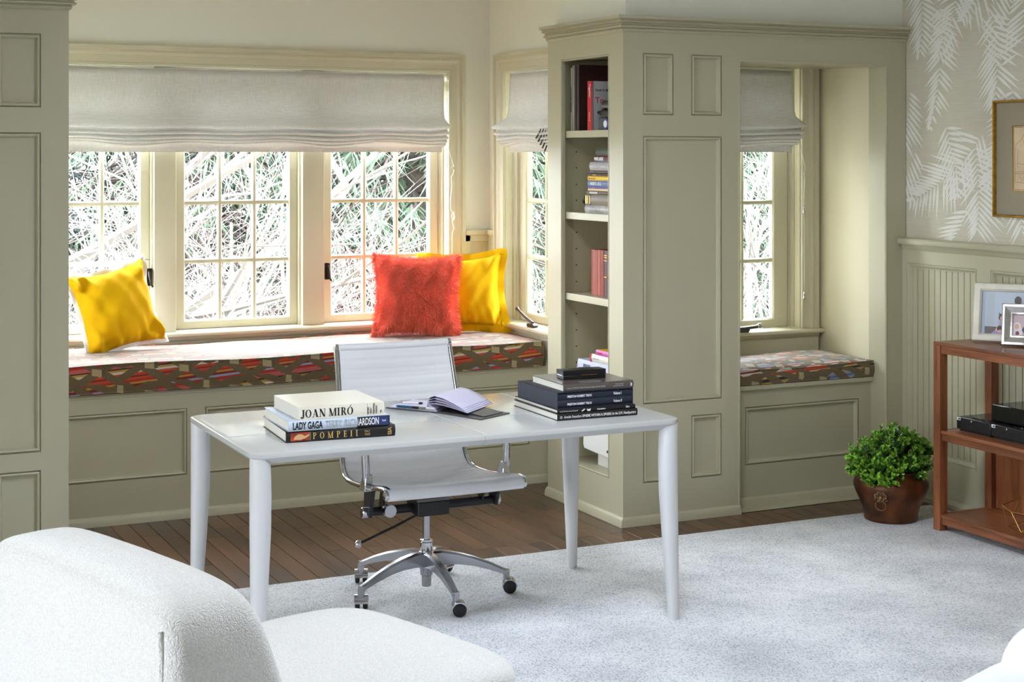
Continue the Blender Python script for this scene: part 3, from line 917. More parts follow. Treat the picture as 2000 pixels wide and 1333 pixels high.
s2 = shade('narrow white linen roman shade on the bay side window beside the bookcase', FX(XB - .012), 7.215, 7.765, 8, flare=.11)
s3 = shade('narrow white linen roman shade in the window niche', FY(YN - .012), 4.355, 4.886, 11, flare=.045)
# lift cords
MB().tube([(3.425, 7.985, 1.735), (3.445, 7.98, 1.66), (3.458, 7.985, 1.633)], .0025, 6).to('lift_cord', 'cord', s1)
rr = random.Random(2)
pts = [(3.45 + rr.uniform(-.012, .012), 7.985 + rr.uniform(-.01, .008), 1.64 - k * .012) for k in range(5)]
MB().tube(pts + [(3.444 + .004 * math.sin(k), 7.992, 1.575 - k * .03) for k in range(7)] + [(3.45 + rr.uniform(-.01, .01), 7.985, 1.38 - k * .018) for k in range(6)] + [(3.45, 7.99, 1.27), (3.452, 7.995, 1.05), (3.452, 7.995, .85)], .003, 6).to('cord_knot', 'cord', s1)
MB().tube([(3.452, 7.975, 1.385), (3.455, 7.97, 1.35), (3.447, 7.972, 1.335)], .004, 6).to('cord_cleat', 'white', s1)
pts = [(4.902, 6.775, 1.755), (4.92, 6.772, 1.67), (4.934, 6.775, 1.63)]
MB().tube(pts, .002, 6).to('lift_cord', 'cord', s3)
pts = [(4.931 + rr.uniform(-.008, .008), 6.778 + rr.uniform(-.006, .006), 1.625 - k * .008) for k in range(8)]
MB().tube(pts + [(4.929, 6.78, 1.50), (4.927, 6.78, 1.47)], .0026, 6).to('cord_knot', 'cord', s3)
MB().tube([(4.928, 6.78, 1.47), (4.929, 6.78, 1.43), (4.931, 6.78, 1.2), (4.931, 6.78, .99)], .0013, 6).to('pull_cord', 'cord', s3)
pcord = [c for c in s3.children if c.name.startswith('pull_cord')][0]
for z in (1.415, .965):
    MB().lathe([(.003, .02), (.006, .014), (.0075, -.02), (.006, -.022)], (4.929 + (.002 if z < 1 else 0), 6.78, z), 10).to('cord_toggle', 'chrome', pcord)
# dark tubes standing in for shade in the gaps at the fold ends
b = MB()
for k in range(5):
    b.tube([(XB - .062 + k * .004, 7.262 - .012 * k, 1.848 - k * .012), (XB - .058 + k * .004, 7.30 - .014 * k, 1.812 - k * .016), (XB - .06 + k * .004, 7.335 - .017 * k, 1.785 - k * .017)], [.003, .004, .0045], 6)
b.to('fold_gap_shade', 'bronze', s2)

# ------------------------------------------------------------------ scatter cushions on the bench
def pillow_mesh(W, H, T, seed, pinch=.145, wrinkle=.006, n=34):
    rr = random.Random(seed)
    ks = [(rr.uniform(5, 16), rr.uniform(-10, 10), rr.uniform(0, 6.28)) for _ in range(6)]
    def side(sg):
        def fn(a, c):
            u, v = a * 2 - 1, c * 2 - 1
            x = W / 2 * u * (1 - pinch * (1 - v * v) * abs(u) ** 1.5)
            z = H / 2 * v * (1 - pinch * (1 - u * u) * abs(v) ** 1.5)
            t = max(0, (1 - u * u) * (1 - v * v)) ** .5 * T / 2 * 1.12
            cn = max(0, abs(u) + abs(v) - 1.05)
            wr = sum(math.sin(k[0] * u + k[1] * v + k[2]) for k in ks) * wrinkle * (.25 + 2.2 * cn) * min(1, t / (T * .12))
            wr += wrinkle * 1.6 * math.sin(26 * u + 5 * v) * max(0, -v - .25) * min(1, t / (T * .1))
            return (x, sg * (t + wr), z + H / 2)
        return fn
    return side
def pillow(name, label, cat_m, loc, rot, W, H, T, seed, group, back_m=None, flange=0, n=34):
    o = thing(name, label, 'pillow', loc, rot, group=group, local=True)
    sd = pillow_mesh(W, H, T, seed)
    b = MB(); b.grid(sd(-1), n, n)
    if not back_m: b.grid(sd(1), n, n)
    b.to('pillow_front' if back_m else 'pillow_cover', cat_m, o, smooth=80, weld=True)
    if back_m:
        b = MB(); b.grid(sd(1), n, n); b.to('pillow_back', back_m, o, smooth=80, label='white back and border of the pillow')
    if flange:
        rr = random.Random(seed + 3)
        b = MB(); N = 96
        ring = []
        f = sd(1)
        for i in range(N):
            t = i / N * 4; e = int(t); q = t - e
            a, c = [(q, 0), (1, q), (1 - q, 1), (0, 1 - q)][e]
            p = f(a, c)
            ring.append((p[0], p[2]))
        vs = []
        for i, (x, z) in enumerate(ring):
            dx, dz = x, z - H / 2
            t = i / N * 4; e = int(t); q = t - e
            nx, nz = [(0, -1), (1, 0), (0, 1), (-1, 0)][e]
            if q < .04 or q > .96:
                nx, nz = (math.copysign(.8, dx), math.copysign(.8, dz))
            wob = .006 * math.sin(i * .8) + .005 * math.sin(i * .37 + 1)
            for k, (off, y) in enumerate([(-.004, -.004), (flange * .5, wob), (flange, wob * 1.8 + .004), (flange, wob * 1.8 + .010), (flange * .5, wob + .008), (-.004, .008)]):
                vs.append((x + nx * off, y, z + nz * off))
        fs = [(i * 6 + k, ((i + 1) % N) * 6 + k, ((i + 1) % N) * 6 + k + 1, i * 6 + k + 1) for i in range(N) for k in range(5)]
        b.add(vs, fs); b.to('flange', back_m or cat_m, o, smooth=60)
    return o
pg = 'pillows on the bay window bench'
pl = pillow('throw_pillow', 'mustard yellow velvet pillow with white back, beside the left cabinet', 'velvet', (1.635, 7.80, .735), (R(-14), R(-11), R(14)), .42, .43, .20, 4, pg, back_m='white_cloth', flange=.016)
py_ = pillow('throw_pillow', 'mustard yellow velvet pillow with flanged edge, behind the coral pillow', 'velvet', (3.445, 7.80, .748), (R(-11), R(-3), R(-24)), .44, .41, .18, 9, pg, flange=.034)
pr = pillow('throw_pillow', 'shaggy coral red mohair pillow in front of a yellow one', 'mohair', (3.13, 7.73, .742), (R(-12), R(2), R(-15)), .465, .43, .21, 15, pg)
def fur(parent, W, H, T, seed, count):
    rr = random.Random(99); sd = pillow_mesh(W, H, T, seed)
    b = MB(); vs = []; fs = []
    for k in range(count):
        sg = -1 if rr.random() < .72 else 1
        f = sd(sg)
        a, c = rr.random(), rr.random()
        if rr.random() < .18:
            if rr.random() < .5: a = rr.choice([.004, .996])
            else: c = rr.choice([.004, .996])
        p = Vector(f(a, c)); e = .004
        pu = Vector(f(min(1, a + e), c)) - Vector(f(max(0, a - e), c)); pv = Vector(f(a, min(1, c + e))) - Vector(f(a, max(0, c - e)))
        nrm = pu.cross(pv)
        if nrm.length < 1e-9: nrm = Vector((0, sg, 0))
        nrm.normalize()
        if nrm.y * sg < 0: nrm = -nrm
        out = Vector((p.x, 0, p.z - H / 2)) * 1.2
        d = (nrm * .8 + Vector((rr.uniform(-.9, .9), rr.uniform(-.4, .4), rr.uniform(-1.0, .6))) + out * (1.6 if min(a, c, 1 - a, 1 - c) < .03 else .3)).normalized()
        L = rr.uniform(.016, .040)
        sdv = d.cross(Vector((rr.uniform(-1, 1), rr.uniform(-1, 1), rr.uniform(-1, 1))))
        if sdv.length < 1e-6: continue
        sdv = sdv.normalized() * .0007
        m_ = p + d * L * .55 + Vector((0, 0, -.002)); q = p + d * L + Vector((0, 0, -.006))
        i = len(vs); vs += [p - sdv, p + sdv, m_ + sdv * .8, m_ - sdv * .8, q]
        fs += [(i, i + 1, i + 2, i + 3), (i + 3, i + 2, i + 4)]
    b.add([tuple(v) for v in vs], fs)
    b.to('mohair_pile', 'mohair_tip', parent, smooth=0, kind='stuff')
fur(pr, .465, .43, .21, 15, 32000)

# ------------------------------------------------------------------ rug
b = MB(); rr = random.Random(5)
RX0, RX1, RY0, RY1 = -.6, 5.10, .6, 5.995
o = thing('area_rug', 'large pale grey woven rug with dark flecks under the desk', 'rug', ((RX0 + RX1) / 2, (RY0 + RY1) / 2, 0))
b.box(RX0, RX1, RY0, RY1, 0.0005, .010)
b.to('pile_field', 'rug', o, smooth=0, bevel=.003)
b = MB(); vs = []; fs = []
for k in range(2600):   # cut edge fuzz
    x = rr.uniform(RX0, RX1); z = rr.uniform(.004, .011)
    i = len(vs); L = rr.uniform(.002, .009)
    vs += [(x, RY1 - .003, z), (x + .003, RY1 - .003, z), (x + rr.uniform(-.003, .006), RY1 + L, z - .002)]; fs += [(i, i + 1, i + 2)]
b.add(vs, fs); b.to('edge_fibres', 'rug', o, smooth=0, kind='stuff')
RUGZ = .010

# ------------------------------------------------------------------ desk
DX0, DX1, DY0, DY1, DZ = 1.418, 3.024, 4.895, 5.737, .742
dk = thing('writing_desk', 'pale grey leather-wrapped writing desk with tapered legs', 'desk', ((DX0 + DX1) / 2, (DY0 + DY1) / 2, RUGZ))
def rrect(x0, x1, y0, y1, r, n=7):
    pts = []
    for cx, cy, a in ((x1 - r, y0 + r, -90), (x1 - r, y1 - r, 0), (x0 + r, y1 - r, 90), (x0 + r, y0 + r, 180)):
        for k in range(n): th = R(a + 90 * k / (n - 1)); pts.append((cx + r * math.cos(th), cy + r * math.sin(th)))
    return pts
b = MB()
layers = [(.0, DZ, .055), (.0015, DZ, .055)]
prof = [(.006, DZ), (.002, DZ - .0015), (.0, DZ - .005), (.0, DZ - .017), (.003, DZ - .020), (.028, DZ - .040), (.05, DZ - .042)]
vs = []; N = len(rrect(0, 1, 0, 1, .1))
for ins, z in prof:
    vs += [(x, y, z) for x, y in rrect(DX0 + ins, DX1 - ins, DY0 + ins, DY1 - ins, .05 - min(ins, .03) * .6)]
fs = [(k * N + i, k * N + (i + 1) % N, (k + 1) * N + (i + 1) % N, (k + 1) * N + i) for k in range(len(prof) - 1) for i in range(N)]
fs += [tuple(range(N)), tuple(range((len(prof) - 1) * N, len(prof) * N))]
b.add(vs, fs); b.to('desktop', 'desk', dk, smooth=30)
# seams in the leather: grooves with stitches beside them
b = MB()
def seam(p, q):
    p, q = Vector(p), Vector(q); d = (q - p).normalized(); nrm = Vector((-d.y, d.x, 0))
    b.quad(*[tuple(v) for v in (p - nrm * .0009, q - nrm * .0009, q + nrm * .0009, p + nrm * .0009)])
YS = 5.232
for args in (((DX0 + .004, YS, DZ + .0003), (DX1 - .004, YS, DZ + .0003)), ((2.236, DY0 + .004, DZ + .0003), (2.236, DY1 - .004, DZ + .0003)), ((2.68, YS, DZ + .0003), (2.68, DY1 - .004, DZ + .0003)), ((1.79, YS, DZ + .0003), (1.79, DY1 - .004, DZ + .0003))): seam(*args)
b.quad((2.235, DY0 - .0003, DZ - .018), (2.237, DY0 - .0003, DZ - .018), (2.237, DY0 - .0003, DZ - .004), (2.235, DY0 - .0003, DZ - .004))
b.quad((2.235, DY0 + .002, DZ - .0206), (2.237, DY0 + .002, DZ - .0206), (2.237, DY0 + .027, DZ - .0405), (2.235, DY0 + .027, DZ - .0405))
b.to('leather_seams', 'seam', dk, smooth=0)
b = MB()
x = DX0 + .012
while x < DX1 - .012:
    b.box(x, x + .006, YS + .0035, YS + .005, DZ, DZ + .0009); x += .0095
y = DY0 + .01
while y < DY1 - .01:
    b.box(2.2405, 2.242, y, y + .006, DZ, DZ + .0009)
    if y > YS: b.box(2.6845, 2.686, y, y + .006, DZ, DZ + .0009); b.box(1.7945, 1.796, y, y + .006, DZ, DZ + .0009)
    y += .0095
b.to('stitching', 'thread', dk, smooth=0, kind='stuff')
for sx, sy in ((1, -1), (-1, -1), (1, 1), (-1, 1)):
    xo = DX1 if sx > 0 else DX0; yo = DY1 if sy > 0 else DY0
    b = MB(); n = 18; vs = []
    st = [(RUGZ, .0195), (.12, .0225), (.30, .0285), (.48, .0335), (.60, .0345), (.70, .033), (DZ - .040, .033), (DZ - .019, .031)]
    for z, r in st:
        # outer faces stay plumb under the table corner, inner faces taper
        cx = xo - sx * (.005 + r); cy = yo - sy * (.005 + r)
        for k in range(n):
            th = 2 * PI * k / n
            c_, s_ = math.cos(th), math.sin(th)
            e = .82
            vs.append((cx + r * math.copysign(abs(c_) ** e, c_), cy + r * math.copysign(abs(s_) ** e, s_), z))
    fs = [(i * n + k, i * n + (k + 1) % n, (i + 1) * n + (k + 1) % n, (i + 1) * n + k) for i in range(len(st) - 1) for k in range(n)]
    fs += [tuple(range(n)), tuple(range((len(st) - 1) * n, len(st) * n))]
    b.add(vs, fs); b.to('leg', 'desk_leg', dk, smooth=50)

# ------------------------------------------------------------------ books
def book(label, L, D, T, cover, loc, rot, group, pages='paper', soft=False, spine=None, name='book', over=.003):
    """lies flat in local space: x along the spine, spine at -y, thickness z from 0"""
    o = thing(name, label, 'book', loc, rot, group=group, local=True)
    t = .0016 if soft else .0028
    b = MB()
    h, d = L / 2, D / 2
    b.box(-h, h, -d, d, 0, t); b.box(-h, h, -d, d, T - t, T)
    n = 7; bulge = .001 if soft else min(.006, T * .16)
    pts = [(-d, 0)] + [(-d - bulge * math.sin(PI * k / n), T * k / n) for k in range(1, n)] + [(-d, T), (-d + t, T), (-d + t, 0)]
    b.prism(pts, lambda u, v, a: (a, u, v), -h, h)
    b.to('cover', cover, o, smooth=35)
    ov = .0006 if soft else over
    MB().box(-h + ov, h - ov, -d + t, d - ov, t, T - t).to('page_block', pages, o, smooth=0)
    return o
def ctext(o, s_, x, z, D, size, m, squeeze=1.0, bold=0.0, name='title', align='LEFT', out=.0068, spacing=1.0, shear=0, fit=None):
    return text(o, s_, (x, -D / 2 - out, z), TXY, size, m, squeeze, bold, align, name, spacing, shear=shear, fit=fit)
def spine_plate(o, x0, x1, z0, z1, D, m, name='spine_print', out=.0064):
    b = MB(); b.box(x0, x1, -D / 2 - out, -D / 2 - out + .003, z0, z1)
    return b.to(name, m, o, smooth=0)
M['c_black'] = mat('black_book_cloth', (26, 23, 24), .45)
M['c_ivory'] = mat('ivory_book_cover', (232, 226, 210), .32)
M['c_paleblue'] = mat('pale_blue_grey_cover', (196, 206, 222), .35)
M['c_navy'] = mat('navy_book_cloth', (26, 32, 50), .6)
M['c_brown'] = mat('taupe_dust_jacket', (86, 76, 70), .28)
M['c_rust'] = mat('rust_print', (150, 56, 34), .5, var=(60, .6))
M['c_blue'] = mat('dark_blue_print', (40, 52, 96), .4, var=(40, .6))
M['c_grey'] = mat('grey_book_cover', (150, 148, 150), .5)

# letters with thick and thin strokes for the two serif titles
def didone(s_, H, m, parent, x, y, z, squeeze=1.0, gap=.16, thick=.2, thin=.055):
    """extruded high-contrast capitals on a plane facing -y"""
    b = MB()
    def q(p): b.add([(p_[0], y, p_[1]) for p_ in p], [tuple(range(len(p)))])
    cx = x
    def R4(x0, x1, z0, z1): q([(cx + x0 * H * squeeze, z + z0 * H), (cx + x1 * H * squeeze, z + z0 * H), (cx + x1 * H * squeeze, z + z1 * H), (cx + x0 * H * squeeze, z + z1 * H)])
    def sl(x0, z0, x1, z1, w_): q([(cx + (x0 - w_ / 2) * H * squeeze, z + z0 * H), (cx + (x0 + w_ / 2) * H * squeeze, z + z0 * H), (cx + (x1 + w_ / 2) * H * squeeze, z + z1 * H), (cx + (x1 - w_ / 2) * H * squeeze, z + z1 * H)])
    def arc(ox, oz, rx, rz, a0, a1, tx, tz, n=20):
        vs = []; 
        for k in range(n + 1):
            a = R(a0 + (a1 - a0) * k / n)
            for f in (0, 1):
                vs.append((cx + (ox + (rx - f * tx) * math.cos(a)) * H * squeeze, y, z + (oz + (rz - f * tz) * math.sin(a)) * H))
        b.add(vs, [(2 * k, 2 * k + 2, 2 * k + 3, 2 * k + 1) for k in range(n)])
    T, t = thick, thin
    for ch in s_:
        w_ = .5
        if ch == ' ': w_ = .25
        if ch in 'OÓ':
            w_ = .84; arc(.42, .5, .42, .5, 0, 360, T * .95, t, 32)
            if ch == 'Ó': sl(.40, 1.06, .56, 1.24, .12)
        if ch == 'J':
            w_ = .52; R4(.26, .26 + T, .12, 1); R4(.14, .58, 1 - t, 1); arc(.22, .10, .24, .20, 180, 360, T, t * 1.6); b.lathe([(.001, -.0002), (.09 * H, -.0001), (.09 * H, 0)], (cx + .07 * H * squeeze, y, z + .06 * H), 10, axis='Y')
        if ch == 'A':
            w_ = .86; sl(.12, 0, .43, 1, t * 1.3); sl(.70, 0, .42, 1, T * 1.08); R4(.24, .62, .3, .3 + t); R4(0, .26, 0, t); R4(.54, .88, 0, t)
        if ch == 'N':
            w_ = .86; R4(.10, .10 + t * 1.3, 0, 1); R4(.72, .72 + t * 1.3, 0, 1); sl(.14, 1, .71, 0, T * 1.15); R4(0, .26, 0, t); R4(0, .2, 1 - t, 1); R4(.6, .88, 1 - t, 1)
        if ch == 'M':
            w_ = 1.04; R4(.11, .11 + t * 1.3, 0, 1); R4(.80, .80 + T, 0, 1); sl(.16, 1, .50, 0, T); sl(.86, 1, .52, 0, t * 1.4); R4(0, .28, 0, t); R4(.70, 1.08, 0, t); R4(0, .2, 1 - t, 1); R4(.84, 1.08, 1 - t, 1)
        if ch == 'I':
            w_ = .40; R4(.10, .10 + T, 0, 1); R4(0, .40, 0, t); R4(0, .40, 1 - t, 1)
        if ch in 'RP':
            w_ = .78 if ch == 'R' else .66; R4(.10, .10 + T, 0, 1); R4(0, .40, 0, t); R4(0, .36, 1 - t, 1); R4(.30, .38, .48, .48 + t); R4(.3, .38, 1 - t, 1)
            arc(.36, .74 if True else 0, .30, .262, -90, 90, T * .9, t)
            if ch == 'R': sl(.70, 0, .44, .5, T); R4(.6, .82, 0, t)
        if ch == 'E':
            w_ = .64; R4(.10, .10 + T, 0, 1); R4(0, .58, 0, t); R4(0, .56, 1 - t, 1); R4(.3, .46, .48, .48 + t); sl(.56, 0, .60, .26, t); sl(.54, .78, .54, 1, t); R4(.44, .44 + t, .38, .64)
        cx += (w_ + gap) * H * squeeze
    return b.to('title', m, parent, smooth=0)

dg = 'books stacked on the desk'
P1 = (1.768, 5.19)
b1 = book('thick black book at the bottom of the left desk stack, gold lettering on the spine', .378, .335, .038, 'c_black', (1.776, 5.196, DZ), (0, 0, R(-4)), dg)
spine_plate(b1, -.174, -.109, .005, .033, .335, 'c_rust', 'cover_picture', out=.0062)
spine_plate(b1, -.109, -.105, .005, .033, .335, mat('green_print', (70, 110, 70), .5), 'picture_edge', out=.0062)
M['fig'] = mat('ochre_print', (214, 168, 120), .5)
b = MB()
b.add([(x - .012, -.1675 - .0064, z) for x, z in ((-.152, .010), (-.128, .0085), (-.112, .013), (-.098, .022), (-.100, .026), (-.114, .0205), (-.124, .027), (-.136, .0275), (-.146, .022), (-.150, .016))], [tuple(range(10))])
b.to('printed_figure', 'fig', b1, smooth=0)
didone('POMPEII', .0215, 'ink_gold', b1, -.0985, -.1675 - .0062, .0083, squeeze=.84, gap=.66, thick=.18, thin=.065)
ctext(b1, 'ITALY', .080, .0195, .335, .010, 'ink_gold', fit=.019, name='subtitle', out=.0062)
ctext(b1, 'TALES', .080, .0095, .335, .010, 'ink_gold', fit=.019, name='subtitle', out=.0062)
tt = text(b1, 'VIS', (.162, -.1675 - .0062, .031), (R(90), R(90), 0), .019, 'ink_gold', 1, .0003, name='publisher_mark')
b2 = book('white and black book in the middle of the left desk stack, with condensed capitals', .352, .318, .035, 'c_paleblue', (1.764, 5.185, DZ + .038), (0, 0, R(-2.5)), dg)
spine_plate(b2, .062, .176, .001, .034, .318, 'c_black', 'dark_spine_end', out=.0058)
spine_plate(b2, .112, .172, .003, .032, .318, 'c_blue', 'spine_picture', out=.0060)
ctext(b2, 'LADY GAGA', -.162, .0065, .318, .034, 'ink', bold=.0009, fit=.102, out=.0060)
ctext(b2, 'TERRY', -.050, .0065, .318, .034, 'ink_grey', bold=.0004, fit=.058, out=.0060)
ctext(b2, 'RICH', .0155, .0065, .318, .034, 'ink_grey', bold=.0004, fit=.0485, out=.0060)
ctext(b2, 'ARDSON', .0665, .0065, .318, .034, 'ink_white', bold=.0004, fit=.071, out=.0062)
ctext(b2, 'Tasch', .148, .015, .318, .009, 'ink_white', .7, .0001, 'publisher_mark', out=.0062)
b3 = book('ivory book on top of the left desk stack, bold black capitals on the spine', .300, .300, .043, 'c_ivory', (1.771, 5.180, DZ + .073), (0, 0, R(-1)), dg, soft=True, pages='paper')
didone('JOAN MIRÓ', .0265, 'ink', b3, -.1445, -.150 - .0014, .0080, squeeze=.955, gap=.105, thick=.215, thin=.055)
for k, (dx, s_) in enumerate([(.094, 'MOMA'), (.104, 'ESSAY'), (.115, 'PAINTING'), (.124, 'POETRY'), (.140, 'HB')]):
    text(b3, s_, (dx, -.150 - .0022, .007), (R(90), R(-90), 0), .0075, 'ink', 1, .0001, name='spine_caption')
spine_plate(b3, .0885, .0890, .003, .040, .300, 'c_grey', 'spine_rule', out=.0018)
spine_plate(b3, .1095, .1100, .003, .040, .300, 'c_grey', 'spine_rule', out=.0018)

rx = 2.752
c1 = book('lowest black book of the right desk stack, italic white spine lettering', .326, .375, .025, 'c_black', (rx, 5.222, DZ), (0, 0, R(-1)), dg)
ctext(c1, 'Arnaldo Pomodoro', -.139, .0085, .375, .0135, 'ink_white', bold=.0001, out=.0044, shear=.3, fit=.071)
ctext(c1, 'SPHERE WITHIN A SPHERE', -.065, .0085, .375, .0130, 'ink_white', bold=.0002, out=.0044, fit=.119)
ctext(c1, 'for the', .057, .0085, .375, .0140, 'ink_white', bold=.0001, out=.0044, shear=.3, fit=.023)
ctext(c1, 'U.N. Headquarters', .083, .0085, .375, .0145, 'ink_white', bold=.0001, out=.0044, shear=.2, fit=.072)
MB().lathe([(.0055, -.0002), (.0055, 0), (.0045, 0), (.0045, -.0002)], (-.150, -.1875 - .0042, .0125), 14, axis='Y').to('publisher_mark', 'ink_grey', c1)
c2 = book('thin black book second from the bottom of the right desk stack', .318, .365, .0145, 'c_black', (rx - .001, 5.223, DZ + .025), (0, 0, R(-1)), dg)
ctext(c2, 'Arnaldo Pomodoro Giorgio Manganelli', -.152, .005, .365, .0075, 'ink_grey', .62, .0001, out=.0042)
ctext(c2, 'Cuneuslaboro', .0, .005, .365, .008, 'ink_white', .75, .0001, 'title', out=.0042)
ctext(c2, 'Skira', .118, .005, .365, .010, 'ink_white', .8, .0002, 'publisher_mark', out=.0042)
b = MB(); b.add([(x, -.1825 - .0042, z) for x, z in ((-.066, .003), (-.058, .003), (-.048, .012), (-.054, .012))], [(0, 1, 2, 3)]); b.add([(x, -.1825 - .0042, z) for x, z in ((-.040, .003), (-.028, .003), (-.026, .012), (-.036, .009), (-.042, .012))], [(0, 1, 2, 3, 4)]); b.to('printed_sculpture', 'paper', c2, smooth=0)
# slipcase with two volumes
sc = thing('slipcase', 'navy slipcase holding two volumes in the right desk stack', 'slipcase', (rx - .003, 5.215, DZ + .0395), (0, 0, R(-.5)), group=dg, local=True)
SL, SD, ST = .312, .335, .0605
b = MB(); b.box(-SL / 2, SL / 2, -SD / 2, SD / 2, 0, .0025).box(-SL / 2, SL / 2, -SD / 2, SD / 2, ST - .0025, ST).box(-SL / 2, -SL / 2 + .0025, -SD / 2, SD / 2, 0, ST).box(SL / 2 - .0025, SL / 2, -SD / 2, SD / 2, 0, ST).box(-SL / 2, SL / 2, SD / 2 - .0025, SD / 2, 0, ST)
b.to('case', 'c_navy', sc, smooth=0, bevel=.001, seg=1)
for k in (0, 1):
    z = DZ + .0395 + .0027 + k * .0277
    v = book(('lower' if k == 0 else 'upper') + ' navy cloth volume inside the slipcase, white spine lettering', SL - .006, SD - .012, .0272, 'c_navy', (rx - .003, 5.215 + .001, z), (0, 0, R(-.5)), 'volumes in the slipcase')
    ctext(v, 'PRESTON ROBERT TISCH', -.1147, .0088, SD - .012, .0110, 'ink_white', bold=.0003, out=.0048, fit=.0985)
    ctext(v, 'Volume I' + ('I' if k == 0 else ''), .0747, .0088, SD - .012, .0135, 'ink_white', bold=.0002, name='volume_number', out=.0048, fit=.033 + .002 * (k == 0))
c4 = book('taupe book with glossy jacket on top of the right desk stack', .285, .27, .027, 'c_brown', (rx + .012, 5.185, DZ + .1), (0, 0, R(-1.5)), dg)
ctext(c4, 'Kushner', -.130, .010, .27, .0075, 'ink_grey', .8, 0, 'author', out=.0046)
ctext(c4, 'The Revised Classic Provenance Images American Identity', -.108, .010, .27, .0095, 'ink_grey', .60, 0, out=.0046)
ctext(c4, 'The Steel Collection', .066, .0155, .27, .006, 'ink_grey', .7, 0, 'publisher', out=.0046)
ctext(c4, 'University of Texas Press', .058, .009, .27, .006, 'ink_grey', .7, 0, 'publisher', out=.0046)
b = MB(); b.add([(x, -.135 - .0062, z) for x, z in ((.128, .021), (.132, .019), (.136, .0135), (.132, .008), (.128, .006), (.130, .0135))], [(0, 1, 2, 5), (5, 2, 3, 4)]); b.to('publisher_mark', 'ink_white', c4, smooth=0)
b = MB(); zt = .0273
for q in ((-.055, .02, -.088, -.084), (-.055, .02, -.118, -.114), (-.055, -.052, -.118, -.084), (.017, .02, -.118, -.084)): b.box(q[0], q[1], q[2], q[3], .0269, zt)
b.to('cover_label', 'ink_grey', c4, smooth=0)
# small hinged case
pc = thing('hinged_case', 'small black leather hinged case on the top book', 'case', (2.757, 5.178, DZ + .127), (0, 0, R(-4)), local=True)
def capsule_box(x0, x1, y0, y1, z0, z1, nm):
    MB().box(x0, x1, y0, y1, z0, z1).to(nm, 'black', pc, bevel=.003, seg=3)
capsule_box(-.086, .086, -.032, .032, 0, .0155, 'case_base')
b = MB()
def lidf(a, c):
    x = -.086 + .172 * a; y = -.032 + .064 * c
    return (x, y, .034 + .005 * math.sin(PI * c) * math.sin(PI * min(1, a * 1.0)))
b.grid(lidf, 14, 9)
b.add([(-.086, -.032, .0165), (.086, -.032, .0165), (.086, .032, .0165), (-.086, .032, .0165), (-.086, -.032, .034), (.086, -.032, .034), (.086, .032, .034), (-.086, .032, .034)], [(0, 1, 5, 4), (1, 2, 6, 5), (2, 3, 7, 6), (3, 0, 4, 7), (0, 3, 2, 1)])
b.to('case_lid', 'black', pc, smooth=40, weld=True)
MB().box(-.014, .050, -.0334, -.031, .0148, .0168).to('metal_clasp', 'gold', pc)
MB().box(-.0872, -.085, -.02, .02, .0148, .0168).to('metal_rim', 'chrome', pc)
b = MB()
for dx in (-.012, -.004, .006): b.tube([(dx - .004, .006, .0395), (dx, .0, .0415), (dx + .005, .006, .0395)], .0013, 5)
b.to('lid_emblem', 'ink_white', pc)

# ------------------------------------------------------------------ notebook and pens
nb = thing('notebook', 'open grey notebook with curled lavender pages in the middle of the desk', 'notebook', (2.32, 5.45, DZ + .0005))
z = DZ + .001
M['nb_cover'] = mat('dark_grey_notebook_cover', (78, 77, 80), .45)
M['lav'] = mat('lavender_paper', (214, 210, 232), .8)
L_, S_, Rt, Bt = (2.125, 5.568), (2.264, 5.384), (2.472, 5.246), (2.333, 5.171)
MB().hexa([(2.130, 5.568, z), (2.265, 5.382, z), (2.42, 5.51, z), (2.29, 5.70, z)], [(2.130, 5.568, z + .003), (2.265, 5.382, z + .003), (2.42, 5.51, z + .003), (2.29, 5.70, z + .003)]).to('left_cover', 'nb_cover', nb, smooth=0)
MB().hexa([(2.140, 5.566, z + .003), (2.262, 5.392, z + .003), (2.40, 5.512, z + .003), (2.292, 5.688, z + .003)], [(2.140, 5.566, z + .006), (2.262, 5.392, z + .006), (2.40, 5.512, z + .006), (2.292, 5.688, z + .006)]).to('left_pages', 'lav', nb, smooth=0)
MB().hexa([(2.265, 5.382, z), (2.345, 5.172, z), (2.500, 5.255, z), (2.42, 5.51, z)], [(2.265, 5.382, z + .003), (2.345, 5.172, z + .003), (2.500, 5.255, z + .003), (2.42, 5.51, z + .003)]).to('right_cover', 'nb_cover', nb, smooth=0)
# pages rolled over the spine towards the right cover
a0, a1 = Vector((2.262, 5.40, 0)), Vector((2.44, 5.56, 0))     # spine direction
ax = (a1 - a0); ux = Vector((.42, -.90, 0)).normalized()
def page(off):
    cv = [(.0, .012), (-.022, .020), (-.036, .036), (-.028, .052), (-.004, .060), (.04, .056), (.09, .042), (.135, .026)]
    def fn(a, c):
        t = c * (len(cv) - 1); i = min(int(t), len(cv) - 2); f = t - i
        f = f * f * (3 - 2 * f)
        u = cv[i][0] * (1 - f) + cv[i + 1][0] * f; h = cv[i][1] * (1 - f) + cv[i + 1][1] * f
        p = a0 + ax * a + ux * (u * (1 + off * .06))
        return (p.x, p.y, z + max(.005, h * (1 - off * .16)))
    return fn
for k in range(4):
    b = MB(); b.grid(page(k), 6, 22); b.to('curled_page', 'lav', nb, smooth=60, solid=.0015)
MB().hexa([(2.335, 5.33, z + .004), (2.372, 5.205, z + .004), (2.475, 5.265, z + .004), (2.445, 5.40, z + .004)], [(2.335, 5.33, z + .012), (2.372, 5.205, z + .006), (2.475, 5.265, z + .006), (2.445, 5.40, z + .012)]).to('grey_flap', 'nb_cover', nb, smooth=0)
